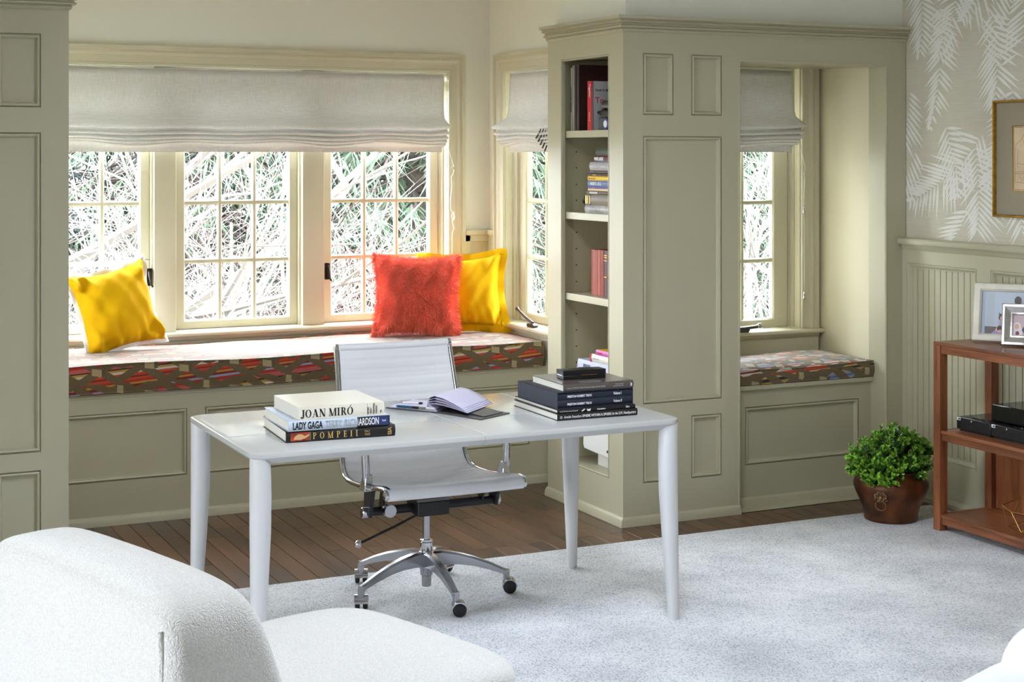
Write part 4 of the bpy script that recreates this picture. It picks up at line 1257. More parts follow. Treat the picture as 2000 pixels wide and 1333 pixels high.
def pen(label, p0, p1, segs, nm='pen'):
    d = Vector(p1) - Vector(p0); L = d.length
    o = thing(nm, label, 'pen', p0, group='pens on the notebook')
    for k, (t0, t1, r, m_, part) in enumerate(segs):
        a = Vector(p0) + d * t0; c = Vector(p0) + d * t1
        if isinstance(r, tuple): MB().tube([a, c], list(r), 10).to(part, m_, o)
        else: MB().tube([a, c], r, 10).to(part, m_, o)
M['teal'] = mat('teal_plastic', (24, 92, 128), .35)
pen('teal and black pen lying at the front edge of the notebook', (2.160, 5.535, DZ + .0125), (2.262, 5.402, DZ + .0125), [(0, .04, (.002, .004), 'teal', 'pen_tip'), (.04, .42, .0046, 'teal', 'barrel'), (.42, .60, .0048, 'black', 'grip'), (.60, .78, .0046, 'chrome', 'ferrule'), (.78, 1, .0046, 'white', 'cap')])
pen('slim silver pencil lying behind the teal pen', (2.205, 5.618, DZ + .0115), (2.275, 5.556, DZ + .0115), [(0, .15, (.001, .0035), 'chrome', 'pencil_tip'), (.15, .85, .0035, 'white', 'barrel'), (.85, 1, .0036, 'ink', 'end_cap')], 'pencil')

# ------------------------------------------------------------------ office chair
OX = 2.345
oc = thing('office_chair', 'white ribbed sling swivel chair with chrome frame behind the desk', 'chair', (2.31, 5.60, RUGZ))
PR = [(5.3715, .448), (5.3735, .460), (5.380, .4685), (5.392, .4735), (5.42, .475), (5.46, .470), (5.52, .459), (5.60, .446), (5.68, .436), (5.76, .430), (5.82, .429), (5.865, .434), (5.895, .450), (5.915, .478), (5.93, .52), (5.945, .58), (5.965, .66), (5.988, .745), (6.012, .83), (6.032, .895), (6.040, .925)]
HW = [.272, .273, .274, .275, .277, .277, .276, .275, .273, .271, .269, .267, .265, .263, .261, .259, .256, .252, .248, .245, .244]
def resample(P, n):
    L = [0]
    for a, c in zip(P, P[1:]): L.append(L[-1] + math.dist(a, c))
    out = []
    for k in range(n):
        t = L[-1] * k / (n - 1)
        i = max(j for j in range(len(L) - 1) if L[j] <= t + 1e-9)
        f = (t - L[i]) / (L[i + 1] - L[i])
        out.append((P[i][0] + (P[i + 1][0] - P[i][0]) * f, P[i][1] + (P[i + 1][1] - P[i][1]) * f, i + f, t))
    return out, L[-1]
def smoothpoly(P, it=2):
    for _ in range(it):
        Q = [P[0]]
        for a, c in zip(P, P[1:]):
            Q += [tuple(x * .75 + y * .25 for x, y in zip(a, c)), tuple(x * .25 + y * .75 for x, y in zip(a, c))]
        Q.append(P[-1]); P = Q
    return P
P3 = smoothpoly([(p[0], p[1], h) for p, h in zip(PR, HW)])
PS, LT = resample([(p[0], p[1]) for p in P3], 260)
def hw_at(f):
    i = min(int(f), len(P3) - 2); q = f - i
    return P3[i][2] * (1 - q) + P3[i + 1][2] * q
def sling(off, rib, y_lo=0, name='sling'):
    n = len(PS)
    def fn(a, c):
        k = int(round(c * (n - 1)))
        y, z, f, t = PS[k]
        y2, z2 = PS[min(k + 1, n - 1)][:2]; y1, z1 = PS[max(k - 1, 0)][:2]
        ty, tz = y2 - y1, z2 - z1; l = math.hypot(ty, tz); ny, nz = -tz / l, ty / l    # normal: up for the seat, forward for the back
        u = a * 2 - 1
        seatpart = max(0, min(1, (5.93 - y) / .06))
        pitch = .037
        amp = rib * (1 if seatpart > .5 else .13)
        if not (.075 < t < LT - .045): amp = 0
        r_ = amp * (math.cos(2 * PI * t / pitch) - .35 * math.cos(4 * PI * t / pitch)) * .5 * min(1, (1 - abs(u)) * 14)
        sag = -.022 * (1 - u * u) * min(1, t / .12, (LT - t) / .12) ** 1.5
        h = off + r_ + sag
        return (OX + u * (hw_at(f) - .008), y + ny * h, z + nz * h)
    return fn
b = MB(); b.grid(sling(.006, .009), 15, 260); b.to('sling_face', 'white_leather', oc, smooth=60)
b = MB(); b.grid(sling(-.004, 0), 15, 130) if False else b.grid(sling(-.004, 0), 15, 260); b.to('sling_back', 'white_leather', oc, smooth=60)
# rolled ends of the sling
def roll(y, z, hw, r, name):
    b = MB(); b.tube([(OX - hw + .004, y, z), (OX - hw * .5, y, z - .0015), (OX, y, z - .002), (OX + hw * .5, y, z - .0015), (OX + hw - .004, y, z)], r, 16); b.to(name, 'white_leather', oc, smooth=50)
roll(5.394, .452, .277, .0225, 'front_roll')
roll(6.042, .918, .244, .016, 'top_roll')
for sx in (-1, 1):
    b = MB()
    pts = [(OX + sx * (p[2] + .004), p[0], p[1] + (.0 if i > 3 else -.004)) for i, p in enumerate(P3[14::4])]
    b.tube(pts, .0095, 8); rail = b.to('side_rail', 'chrome', oc, smooth=60)
    for (y, z, hw, r) in ((5.394, .452, .277, .019), (6.042, .918, .244, .017)):
        MB().lathe([(r, -.006), (r, .004), (r * .8, .007), (.001, .008)] if sx > 0 else [(.001, -.008), (r * .8, -.007), (r, -.004), (r, .006)], (OX + sx * (hw + .003), y, z), 18, axis='X').to('end_cap', 'chrome', rail)
    # armrest loop
    xa = OX + sx * .285
    pts = smoothpoly([(OX + sx * .285, 5.575, .452), (xa + sx * .006, 5.572, .490), (xa + sx * .010, 5.575, .60), (xa + sx * .010, 5.585, .655), (xa + sx * .008, 5.64, .672), (xa, 5.80, .672), (xa - sx * .012, 5.93, .665), (xa - sx * .020, 5.985, .63)], 2)
    arm = MB().tube(pts, .0155, 12).to('armrest', 'chrome', oc, smooth=60)
    MB().hexa([(xa - .020, 5.552, .437), (xa + .020, 5.552, .437), (xa + .020, 5.618, .437), (xa - .020, 5.618, .437)], [(xa - .012, 5.560, .50), (xa + .014, 5.560, .50), (xa + .014, 5.592, .50), (xa - .012, 5.592, .50)]).to('armrest_bracket', 'chrome', arm, bevel=.004)
    # black side plates down to the cross bar
    xs = OX + sx * .262
    MB().prism([(5.565, .437), (5.655, .432), (5.662, .345), (5.602, .325)], lambda u, v, a: (a, u, v), xs - .007, xs + .007).to('side_plate', 'black', oc, bevel=.002)
    MB().prism([(5.585, .445), (5.63, .44), (5.655, .36), (5.61, .35)], lambda u, v, a: (a, u, v), xs - sx * .055 - .004, xs - sx * .055 + .004).to('inner_plate', 'black', oc, bevel=.002)
    MB().lathe([(.0205, -.013), (.0205, .013), (.018, .016), (.001, .016)] if sx > 0 else [(.001, -.016), (.018, -.016), (.0205, -.013), (.0205, .013)], (OX + sx * .272, 5.632, .342), 20, axis='X').to('bar_end_cap', 'chrome', oc)
MB().tube([(OX - .27, 5.632, .342), (OX + .27, 5.632, .342)], .0185, 16).to('cross_bar', 'black', oc, smooth=50)
MB().lathe([(.001, -.010), (.0235, -.010), (.0245, -.006), (.0245, .02), (.018, .022)], (2.150, 5.575, .352), 24, axis='Y').to('tension_knob', 'alu', oc)
MB().box(2.262, 2.392, 5.565, 5.685, .318, .372).to('tilt_housing', 'black', oc, bevel=.004)
b = MB(); b.box(2.262, 2.392, 5.570, 5.575, .372, .384).box(2.262, 2.272, 5.575, 5.68, .372, .384).box(2.382, 2.392, 5.575, 5.68, .372, .384).box(2.30, 2.35, 5.58, 5.67, .372, .392); b.to('housing_bracket', 'steel', oc, bevel=.001)
lev = MB().tube([(2.275, 5.60, .322), (2.18, 5.60, .285), (2.045, 5.605, .236)], .0052, 8).to('height_lever', 'black', oc)
MB().ball((2.035, 5.605, .232), .0145, 16, 10).to('lever_knob', 'chrome', lev)
MB().lathe([(.0135, .21), (.0135, .32)], (2.31, 5.60, 0), 20).to('gas_column', 'alu', oc)
MB().lathe([(.023, .172), (.024, .176), (.024, .212), (.021, .214), (.025, .218), (.025, .224), (.016, .226)], (2.31, 5.60, 0), 24).to('column_collar', 'chrome', oc)
MB().lathe([(.018, .045), (.0185, .048), (.019, .085), (.024, .088), (.0255, .13), (.026, .16)], (2.31, 5.60, 0), 24).to('column_sleeve', 'alu', oc)
MB().lathe([(.030, .118), (.034, .125), (.036, .165), (.030, .178), (.02, .18)], (2.31, 5.60, 0), 20).to('hub', 'alu', oc)
for k in range(5):
    a = R(-92 + 72 * k)
    ca, sa = math.cos(a), math.sin(a)
    def L2W(u, v, z): return (2.31 + u * ca - v * sa, 5.60 + u * sa + v * ca, z)
    st = [(.02, .024, .178, .120), (.06, .021, .180, .128), (.12, .0185, .170, .128), (.18, .0165, .154, .120), (.24, .0145, .132, .104), (.29, .0125, .109, .087), (.312, .0115, .100, .070), (.318, .010, .094, .066)]
    b = MB(); vs = []
    for u, h, zt_, zb_ in st:
        vs += [L2W(u, -h * .55, zt_), L2W(u, h * .55, zt_), L2W(u, h, zt_ - .006), L2W(u, h * .95, zb_), L2W(u, -h * .95, zb_), L2W(u, -h, zt_ - .006)]
    fs = [(i * 6 + j, i * 6 + (j + 1) % 6, (i + 1) * 6 + (j + 1) % 6, (i + 1) * 6 + j) for i in range(len(st) - 1) for j in range(6)] + [tuple(range(6)), tuple(range((len(st) - 1) * 6, len(st) * 6))]
    b.add(vs, fs); b.to('base_arm', 'alu', oc, smooth=25)
    MB().lathe([(.0115, .054), (.0125, .066), (.0125, .10)], L2W(.308, 0, 0), 14).to('arm_tip', 'alu', oc)
    # caster: two wheels, hood, stem
    sw_ = R([-108, -112, 30, -18, -22][k])     # caster heading
    dx, dy = math.cos(sw_), math.sin(sw_)          # axle direction
    c0 = Vector(L2W(.308, 0, 0)) + Vector((-dy, dx, 0)) * .012
    wheels = []
    def A(p, t, r, th): return (p[0] + dx * t + (-dy) * r * math.cos(th), p[1] + dy * t + dx * r * math.cos(th), RUGZ + .0265 + r * math.sin(th))
    for t0, t1 in ((-.024, -.006), (.006, .024)):
        b = MB(); n = 20; vs = []
        for t, r in ((t0, .001), (t0, .022), (t0 + .003, .0258), (t1 - .003, .0258), (t1, .022), (t1, .001)):
            vs += [A(c0, t, r, 2 * PI * j / n) for j in range(n)]
        b.add(vs, [(i * n + j, i * n + (j + 1) % n, (i + 1) * n + (j + 1) % n, (i + 1) * n + j) for i in range(5) for j in range(n)])
        wheels.append(b)
    b = MB(); n = 15; vs = []
    for t, r in ((-.026, .026), (-.026, .0295), (.026, .0295), (.026, .026)):
        vs += [A(c0, t, r, R(0) + R(180) * j / (n - 1)) for j in range(n)]
    b.add(vs, [(i * n + j, i * n + j + 1, ((i + 1) % 4) * n + j + 1, ((i + 1) % 4) * n + j) for i in range(4) for j in range(n - 1)])
    hood = b.to('caster', 'chrome', oc, smooth=40)
    for wb in wheels: wb.to('caster_wheel', 'black', hood, smooth=40)
    p = L2W(.308, 0, 0)
    MB().tube([(p[0], p[1], .04), (p[0], p[1], .062)], .008, 10).to('caster_stem', 'black', hood)

# ------------------------------------------------------------------ boucle lounge chair (lower left)
aa = Vector((.30, -.954, 0)).normalized(); bb = Vector((.954, .30, 0)).normalized()
O0 = Vector((.743, 3.295, 0))
bch = thing('lounge_chair', 'rounded white boucle lounge chair at the lower left in front of the desk', 'armchair', (1.1, 3.8, RUGZ))
def soft_block(a0, a1, b0f, b1f, z0, z1, rnd_, name, na=30, nb=22, crown=.02, zslope=0):
    """superellipsoid-like cushion; b0f/b1f give the back and front face as functions of height 0..1"""
    b = MB(); n = 5.5
    NU, NV = 56, 30
    ca, cb_ = (a0 + a1) / 2, 0
    def fn(u, v):
        th = u * 2 * PI; ph = (v - .5) * PI
        ct, st_ = math.cos(th), math.sin(th); cp, sp_ = math.cos(ph), math.sin(ph)
        f = lambda x, e: math.copysign(abs(x) ** e, x)
        e1 = rnd_
        X = f(cp, e1) * f(ct, e1); Y = f(cp, e1) * f(st_, e1); Z = f(sp_, e1)
        h = (Z + 1) / 2
        A_ = ca + X * (a1 - a0) / 2
        bl, bh = b0f(h), b1f(h)
        B_ = (bl + bh) / 2 + Y * (bh - bl) / 2
        z = z0 + h * (z1 - z0) + crown * max(0, Z) * (1 - X * X) * (1 - Y * Y) + zslope * A_
        p = O0 + aa * A_ + bb * B_
        return (p.x, p.y, z)
    b.grid(fn, NU, NV, closed_u=True)
    return b.to(name, 'boucle', bch, smooth=80, weld=True)
soft_block(-.86, .055, lambda h: -.02 + .02 * h, lambda h: .475 - .235 * h, .16, .763, .29, 'backrest')
soft_block(-.74, .05, lambda h: .10, lambda h: 1.085, .20, .432, .34, 'seat', crown=.018)
b = MB(); b.box(0, 0, 0, 0, 0, 0) if False else None
pts = [O0 + aa * A_ + bb * B_ for A_, B_ in ((-.70, .06), (-.05, .06), (-.05, .92), (-.70, .92))]
b.hexa([(p.x, p.y, RUGZ) for p in pts], [(p.x, p.y, .22) for p in pts]); b.to('plinth', 'boucle', bch, bevel=.02, seg=3)
b = MB()
pts = []
for k in range(16):
    z = .30 + .40 * k / 15
    p = O0 + aa * (.012 - .02 * max(0, (z - .66) / .1)) + bb * (.012)
    pts.append((p.x, p.y, z))
b.tube(pts, .006, 6); b.to('back_seam', 'boucle', bch)

# white upholstered piece cut by the lower right corner
wc = thing('armchair', 'white fabric armchair cut off by the bottom right corner', 'armchair', (2.9, 2.75, RUGZ))
def blob(c, sx, sy, sz, name, yaw, e=.6, m='white_cloth', z0=None):
    b = MB(); cy_, sy_ = math.cos(yaw), math.sin(yaw)
    def fn(u, v):
        th = u * 2 * PI; ph = (v - .5) * PI
        f = lambda x: math.copysign(abs(x) ** e, x)
        X = f(math.cos(ph)) * f(math.cos(th)) * sx; Y = f(math.cos(ph)) * f(math.sin(th)) * sy; Z = f(math.sin(ph)) * sz
        w_ = .006 * math.sin(X * 25 + Y * 13) * math.cos(Y * 21)
        return (c[0] + X * cy_ - Y * sy_, c[1] + X * sy_ + Y * cy_, c[2] + Z + w_)
    b.grid(fn, 48, 24, closed_u=True)
    return b.to(name, m, wc, smooth=80, weld=True)
blob((2.86, 2.74, .235), .48, .42, .195, 'seat_cushion', R(22), .6)
blob((3.03, 2.99, .355), .20, .16, .16, 'back_cushion', R(-15), .85)
MB().hexa([(2.55, 2.35, RUGZ), (3.2, 2.35, RUGZ), (3.2, 2.9, RUGZ), (2.62, 2.86, RUGZ)], [(2.55, 2.35, .2), (3.2, 2.35, .2), (3.2, 2.9, .2), (2.62, 2.86, .2)]).to('base', 'white_cloth', wc, bevel=.03, seg=3)

# ------------------------------------------------------------------ potted boxwood
PX, PY = 4.735, 5.84
pt = thing('potted_boxwood', 'leafy boxwood plant in an aged copper pot with a lion mask ring', 'plant', (PX, PY, RUGZ))
prof = [(.02, 0), (.116, 0), (.121, .005), (.123, .015), (.122, .03), (.131, .062), (.147, .098), (.162, .130), (.171, .155), (.171, .172), (.163, .190), (.147, .204), (.134, .212), (.131, .219), (.140, .227), (.143, .231), (.137, .233), (.124, .222), (.12, .19)]
MB().lathe([(r, z + RUGZ) for r, z in prof], (PX, PY, 0), 48).to('pot', 'copper', pt, smooth=45)
MB().lathe([(.001, .205), (.122, .205)], (PX, PY, 0), 24).to('soil', 'soil', pt)
# lion mask: on the side of the pot turned to the camera-left
th = math.atan2(-.615, -.867)
ld = Vector((math.cos(th), math.sin(th), 0)); lt = Vector((-ld.y, ld.x, 0))
def LP(r, t, z): p = Vector((PX, PY, 0)) + ld * (r + .004) + lt * t * 1.15; return (p.x, p.y, z + RUGZ)
b = MB()
for k in range(16):
    a = 2 * PI * k / 16
    rr_ = .021 + .003 * (k % 2)
    b.ball(LP(.162 - .022 * (0 if math.sin(a) > 0 else 1) * abs(math.sin(a)) * .8, math.cos(a) * rr_, .128 + math.sin(a) * rr_ * 1.05), .0075, 8, 6)
for k in range(12):
    a = 2 * PI * (k + .5) / 12
    b.ball(LP(.161, math.cos(a) * .0135, .129 + math.sin(a) * .0145), .0065, 8, 6)
lion = b.to('lion_mask', 'aged_bronze', pt, smooth=60)
b = MB(); b.ball(LP(.163, 0, .128), .0125, 12, 8); b.ball(LP(.174, 0, .121), .0075, 10, 7); b.ball(LP(.172, .006, .133), .0032, 8, 6); b.ball(LP(.172, -.006, .133), .0032, 8, 6); b.ball(LP(.168, .011, .143), .0042, 8, 6); b.ball(LP(.168, -.011, .143), .0042, 8, 6); b.ball(LP(.170, 0, .136), .005, 8, 6, sc=(.8, .8, 1.3))
b.to('lion_face', 'aged_bronze', lion, smooth=60)
b = MB(); b.tube([LP(.166 - .004 * (1 - math.sin(2 * PI * k / 28)), math.cos(2 * PI * k / 28) * .021, .092 + math.sin(2 * PI * k / 28) * .0225) for k in range(28)], .0030, 8, closed=True); b.to('ring_handle', 'aged_bronze', lion, smooth=60)
# foliage
rr = random.Random(12)
lobes = [((0, 0, .33), (.15, .14, .10)), ((-.01, -.02, .405), (.085, .08, .06)), ((-.13, -.03, .34), (.085, .08, .06)), ((.12, -.02, .30), (.09, .08, .06)), ((.04, .08, .33), (.11, .08, .08)), ((-.10, -.05, .265), (.075, .07, .06)), ((-.065, -.10, .235), (.05, .045, .05)), ((.05, -.10, .275), (.09, .06, .055)), ((.165, 0, .325), (.045, .05, .045)), ((-.175, -.02, .30), (.045, .05, .05)), ((.09, .02, .38), (.06, .06, .045))]
leaf_pts = []
def leafgeo(b, p, d, up, L):
    d = d.normalized(); s_ = d.cross(up)
    if s_.length < 1e-5: s_ = d.orthogonal()
    s_.normalize(); n_ = s_.cross(d)
    w_ = L * .34
    m1 = p + d * L * .3; m2 = p + d * L * .7; t_ = p + d * L
    b.add([tuple(v) for v in (p, m1 - s_ * w_ + n_ * L * .10, m2 - s_ * w_ * .85 + n_ * L * .08, t_, m2 + s_ * w_ * .85 + n_ * L * .08, m1 + s_ * w_ + n_ * L * .10, m1, m2)],
          [(0, 6, 1), (0, 5, 6), (1, 6, 7, 2), (5, 4, 7, 6), (2, 7, 3), (7, 4, 3)])
bl, bd, bs = MB(), MB(), MB()
base = Vector((PX, PY, .20))
for k in range(760):
    c_, r_ = lobes[min(len(lobes) - 1, int(rr.random() ** 1.1 * len(lobes)))]
    v = Vector((rr.gauss(0, 1), rr.gauss(0, 1), rr.gauss(0, 1))).normalized()
    q = rr.uniform(.55, 1.04) ** .6
    p = Vector((PX - .012 + c_[0] * 1.12 + v.x * r_[0] * q, PY + c_[1] + v.y * r_[1] * q, c_[2] - .028 + RUGZ + v.z * r_[2] * q))
    if p.z < .18 or (p.z < .25 and (p.xy - Vector((PX, PY))).length < .09): continue
    if p.x > 5.12: continue
    outd = (p - base); outd.z = abs(outd.z) * .6 + .05
    stem_d = (outd.normalized() * .7 + v * .5 + Vector((0, 0, .35))).normalized()
    L = rr.uniform(.030, .046)
    p0 = p - stem_d * L * .6
    bs.tube([p0, p0 + stem_d * L], .0011, 4, caps=False)
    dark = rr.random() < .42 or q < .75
    for j in range(5):
        pp = p0 + stem_d * L * (j / 4.0)
        az = rr.uniform(0, PI)
        o_ = stem_d.orthogonal().normalized()
        side = Matrix.Rotation(az + j * PI / 2, 3, stem_d) @ o_
        for sg in (1, -1):
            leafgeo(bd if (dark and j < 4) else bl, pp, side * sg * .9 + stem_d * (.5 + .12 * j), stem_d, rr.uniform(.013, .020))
for k in range(22):
    a = rr.uniform(0, 6.28); q = rr.uniform(.02, .1)
    t_ = Vector((PX + math.cos(a) * q * 1.2, PY + math.sin(a) * q, rr.uniform(.28, .36)))
    bs.tube([(PX + math.cos(a) * .04, PY + math.sin(a) * .04, .205), tuple(t_)], .002, 5)
bl.to('leaves', 'leaf', pt, smooth=0, kind='stuff'); bd.to('shade_painted_leaves', 'leaf_dark', pt, smooth=0, kind='stuff'); bs.to('stems', 'stem', pt, smooth=0, kind='stuff')

# ------------------------------------------------------------------ walnut console
KX0, KX1, KY1, KY0 = 4.775, 5.118, 5.594, 4.02
kc = thing('console_table', 'walnut open console table along the panelled right wall', 'console', ((KX0 + KX1) / 2, (KY0 + KY1) / 2, RUGZ))
KT = .857
MB().box(KX0, KX1, KY0, KY1, KT - .014, KT).to('table_top', 'walnut_y', kc, smooth=0, bevel=.0015)
for x in (KX0, KX1 - .044):
    for y in (KY1 - .044, KY0):
        MB().box(x, x + .044, y, y + .044, RUGZ, KT - .014).to('leg', 'walnut_z', kc, smooth=0, bevel=.0015)
def kshelf(z, nm, ap):
    MB().box(KX0 + .004, KX1 - .004, KY0 + .046, KY1 - .046, z - .015, z).to(nm, 'walnut_y', kc, smooth=0, bevel=.001)
    for x in (KX0 + .010, KX1 - .030):
        MB().box(x, x + .02, KY0 + .045, KY1 - .045, z - .015 - ap, z - .016).to('apron_rail', 'walnut_y', kc, smooth=0, bevel=.001)
    for y in (KY0 + .012, KY1 - .032):
        MB().box(KX0 + .045, KX1 - .045, y, y + .02, z - .015 - ap, z - .002).to('end_rail', 'walnut_x', kc, smooth=0, bevel=.001)
kshelf(.462, 'middle_shelf', .032); kshelf(.086, 'bottom_shelf', .030)
for x in (KX0 + .006, KX1 - .030):
    MB().box(x, x + .024, KY0 + .045, KY1 - .045, KT - .050, KT - .015).to('apron_rail', 'walnut_y', kc, smooth=0, bevel=.001)
for y in (KY0 + .010, KY1 - .034):
    MB().box(KX0 + .045, KX1 - .045, y, y + .024, KT - .050, KT - .015).to('end_rail', 'walnut_x', kc, smooth=0, bevel=.001)
MB().box(KX1 - .028, KX1 - .012, KY0 + .05, KY1 - .056, .088, .43).to('back_panel', 'walnut_z', kc, smooth=0)

# electronics
def amp(label, y1, y0, group='amplifiers on the console'):
    z = .462
    o = thing('amplifier', label, 'amplifier', (4.965, (y0 + y1) / 2, z), group=group)
    x0 = 4.853
    b = MB(); b.box(x0, x0 + .217, y0, y1, z + .008, z + .062); b.to('housing', 'black', o, bevel=.004)
    MB().lathe([(.085, .004), (.085, .0), (.08, .0)], (x0 + .108, (y0 + y1) / 2, z + .0615), 40).to('recess_rim', 'gloss_black', o)
    MB().lathe([(.083, 0), (.070, -.0), (.001, .0005)], (x0 + .108, (y0 + y1) / 2, z + .0622), 40).to('recessed_disc', 'gloss_black', o)
    MB().box(x0 + .01, x0 + .2, y0 + .012, y1 - .012, z, z + .008).to('foot', 'black', o)
    MB().box(x0 - .0006, x0 + .001, y1 - .026, y1 - .004, z + .047, z + .060).to('sticker', 'white', o, label='small white sticker', smooth=0)
    MB().box(x0 - .0008, x0 + .001, y1 - .024, y1 - .012, z + .050, z + .057).to('sticker_mark', 'c_blue', o, smooth=0)
    for dy, dz, m_, h in ((.096, .052, 'white', .0035), (.096, .030, 'steel', .0022), (.046, .034, 'steel', .0012), (.145, .030, 'steel', .0012)):
        b = MB(); b.lathe([(h, -.0006), (h, .001)], (x0, y1 - dy, z + dz), 10, axis='X'); b.to('indicator', m_, o, smooth=0)
    return o
amp('flat black amplifier at the far end of the console middle shelf', 5.530, 5.313)
amp('flat black amplifier under the glossy black box on the console', 5.311, 5.094)
gb = MB(); gb.box(4.905, 5.09, 4.98, 5.358, .5275, .600)
o = thing('media_box', 'glossy black media box lying on top of the amplifiers', 'media box', (5.0, 5.17, .5265))
gb.to('housing', 'gloss_black', o, bevel=.003); MB().box(4.9, 4.906, 4.982, 5.356, .531, .598).to('front_glass', 'gloss_black', o, bevel=.001)
MB().box(4.92, 5.08, 5.0, 5.34, .5265, .528).to('foot', 'black', o)
# brass wire sculpture on the bottom shelf
ws = thing('wire_sculpture', 'geometric brass wire sculpture on the console bottom shelf', 'sculpture', (4.94, 5.05, .086))
def S(y, x, z): return (x, y, z)
V = [Vector(p) for p in ((4.872, 5.262, .176), (4.96, 5.245, .205), (4.862, 5.195, .160), (4.88, 5.235, .090), (4.85, 5.125, .090), (4.885, 5.20, .118), (5.0, 5.19, .125), (4.99, 5.12, .218), (4.90, 5.05, .158), (5.04, 5.03, .222), (4.87, 4.98, .09), (5.04, 5.10, .09), (5.0, 4.93, .17), (4.93, 5.0, .225))]
edges = [(0, 2), (0, 3), (1, 3), (2, 4), (2, 8), (3, 4), (8, 4), (6, 7), (7, 9), (7, 6), (6, 3), (8, 10), (4, 10), (4, 11), (11, 6), (9, 12), (8, 12), (10, 12), (1, 0), (9, 13), (13, 8), (7, 13), (11, 10), (6, 11), (12, 13)]
for a, c in edges: MB().tube([V[a], V[c]], .0024, 6).to('wire', 'gold', ws)

# photo frames leaning on the console top
def photo_frame(name, label, base_c, yaw, W, H, fw, th, lean, m, prof):
    """front looks along local -y, leans back; base_c is bottom centre"""
    o = thing(name, label, 'photo frame', base_c, (R(-lean), 0, yaw), group='photo frames on the console', local=True)
    mp_ = lambda u, v, h: (u, -h, v)
    b = MB(); b.frame(mp_, -W / 2, W / 2, 0, H, prof); b.to('frame', m, o, smooth=30)
    MB().box(-W / 2 + .004, W / 2 - .004, .001, .008, .004, H - .004).to('backing', 'c_brown', o, smooth=0)
    lg = MB(); lg.hexa([(-.03, .008, H * .7), (.03, .008, H * .7), (.03, .012, H * .7), (-.03, .012, H * .7)], [(-.04, .07, -.0), (.04, .07, -.0), (.04, .074, -.0), (-.04, .074, -.0)])
    return o
def flat(o, pts, y, m, name='print'):
    b = MB(); b.add([(u, y, v) for u, v in pts], [tuple(range(len(pts)))]); return b.to(name, m, o, smooth=0)
def ell(cx, cz, rx, rz, n=18): return [(cx + rx * math.cos(2 * PI * k / n), cz + rz * math.sin(2 * PI * k / n)) for k in range(n)]
M['bone'] = mat('bone_inlay', (226, 220, 206), .4, var=(20, .06))
M['silver'] = mat('silver_leaf', (214, 210, 208), .28, metal=.85, bump=(60, .3, .003), var=(40, .12))
for n_, c_ in (('p_wall', (186, 198, 214)), ('p_wall2', (166, 182, 204)), ('p_curt', (178, 190, 200)), ('p_floor', (92, 84, 78)), ('p_skin', (222, 172, 150)), ('p_hair', (58, 42, 34)), ('p_lilac', (160, 142, 204)), ('p_dark', (34, 32, 42)), ('p_rose', (206, 180, 188)), ('p_white', (236, 228, 230)), ('p_navy', (74, 76, 98)), ('p_red', (150, 60, 76))):
    M[n_] = mat('print_' + n_[2:], c_, .35)
f1 = photo_frame('photo_frame', 'large bone white photo frame at the back of the console top', (5.03, 5.36, KT + .004), R(-52), .36, .265, .042, .02, 14, 'bone',
                 [(0, -.002), (0, .010), (.004, .018), (.014, .022), (.028, .020), (.036, .012), (.038, .004)])
flat(f1, [(-.142, .038), (.142, .038), (.142, .227), (-.142, .227)], -.0045, 'p_wall', 'photograph')
flat(f1, [(-.142, .038), (-.128, .038), (-.128, .227), (-.142, .227)], -.0047, 'p_wall2')
flat(f1, [(-.122, .064), (-.088, .064), (-.088, .227), (-.122, .227)], -.0047, 'p_curt')
flat(f1, [(-.128, .038), (.02, .038), (.02, .068), (-.128, .070)], -.0049, 'p_floor')
flat(f1, [(-.10, .038), (-.03, .038), (-.035, .052), (-.052, .062), (-.078, .058)], -.0052, 'p_lilac')
flat(f1, [(-.080, .055), (-.035, .055), (-.042, .094), (-.066, .092)], -.0053, 'p_lilac')
flat(f1, ell(-.056, .112, .0135, .0165), -.0054, 'p_hair'); flat(f1, ell(-.053, .107, .010, .0125), -.0056, 'p_skin')
flat(f1, [(-.068, .122), (-.067, .134), (-.060, .126)], -.0055, 'p_dark'); flat(f1, [(-.050, .127), (-.046, .136), (-.043, .124)], -.0055, 'p_dark')
flat(f1, [(-.083, .05), (-.070, .088), (-.064, .086), (-.074, .05)], -.0057, 'p_skin'); flat(f1, ell(-.062, .062, .013, .013), -.0058, 'p_dark'); flat(f1, ell(-.060, .049, .012, .007), -.0059, 'p_skin')
flat(f1, ell(.012, .190, .0155, .020), -.0054, 'p_hair')
f2 = photo_frame('photo_frame', 'small silver photo frame in front of the bone white frame', (4.99, 5.232, KT + .004), R(-52), .225, .185, .05, .02, 12, 'silver',
                 [(0, -.002), (0, .012), (.005, .022), (.014, .024), (.038, .012), (.044, .014), (.048, .010), (.050, .004)])
MB().frame(lambda u, v, h: (u, -h, v), -.1128, .1128, -.0003, .1853, [(0, -.002), (0, .008), (.002, .008)]).to('gilt_edge', 'gilt', f2)
flat(f2, [(-.065, .046), (.065, .046), (.065, .139), (-.065, .139)], -.0045, 'p_rose', 'photograph')
flat(f2, ell(-.048, .086, .017, .019), -.0047, 'p_white'); flat(f2, ell(-.049, .086, .0095, .0115), -.0049, 'p_skin')
flat(f2, [(-.063, .047), (-.022, .047), (-.028, .080), (-.05, .078), (-.063, .070)], -.0048, 'p_white')
flat(f2, ell(-.046, .056, .008, .010), -.0051, 'p_red')
flat(f2, [(-.028, .072), (-.004, .112), (.035, .118), (.05, .047), (-.012, .047)], -.005, 'p_navy'); flat(f2, ell(.0, .066, .018, .014), -.0052, 'p_white')

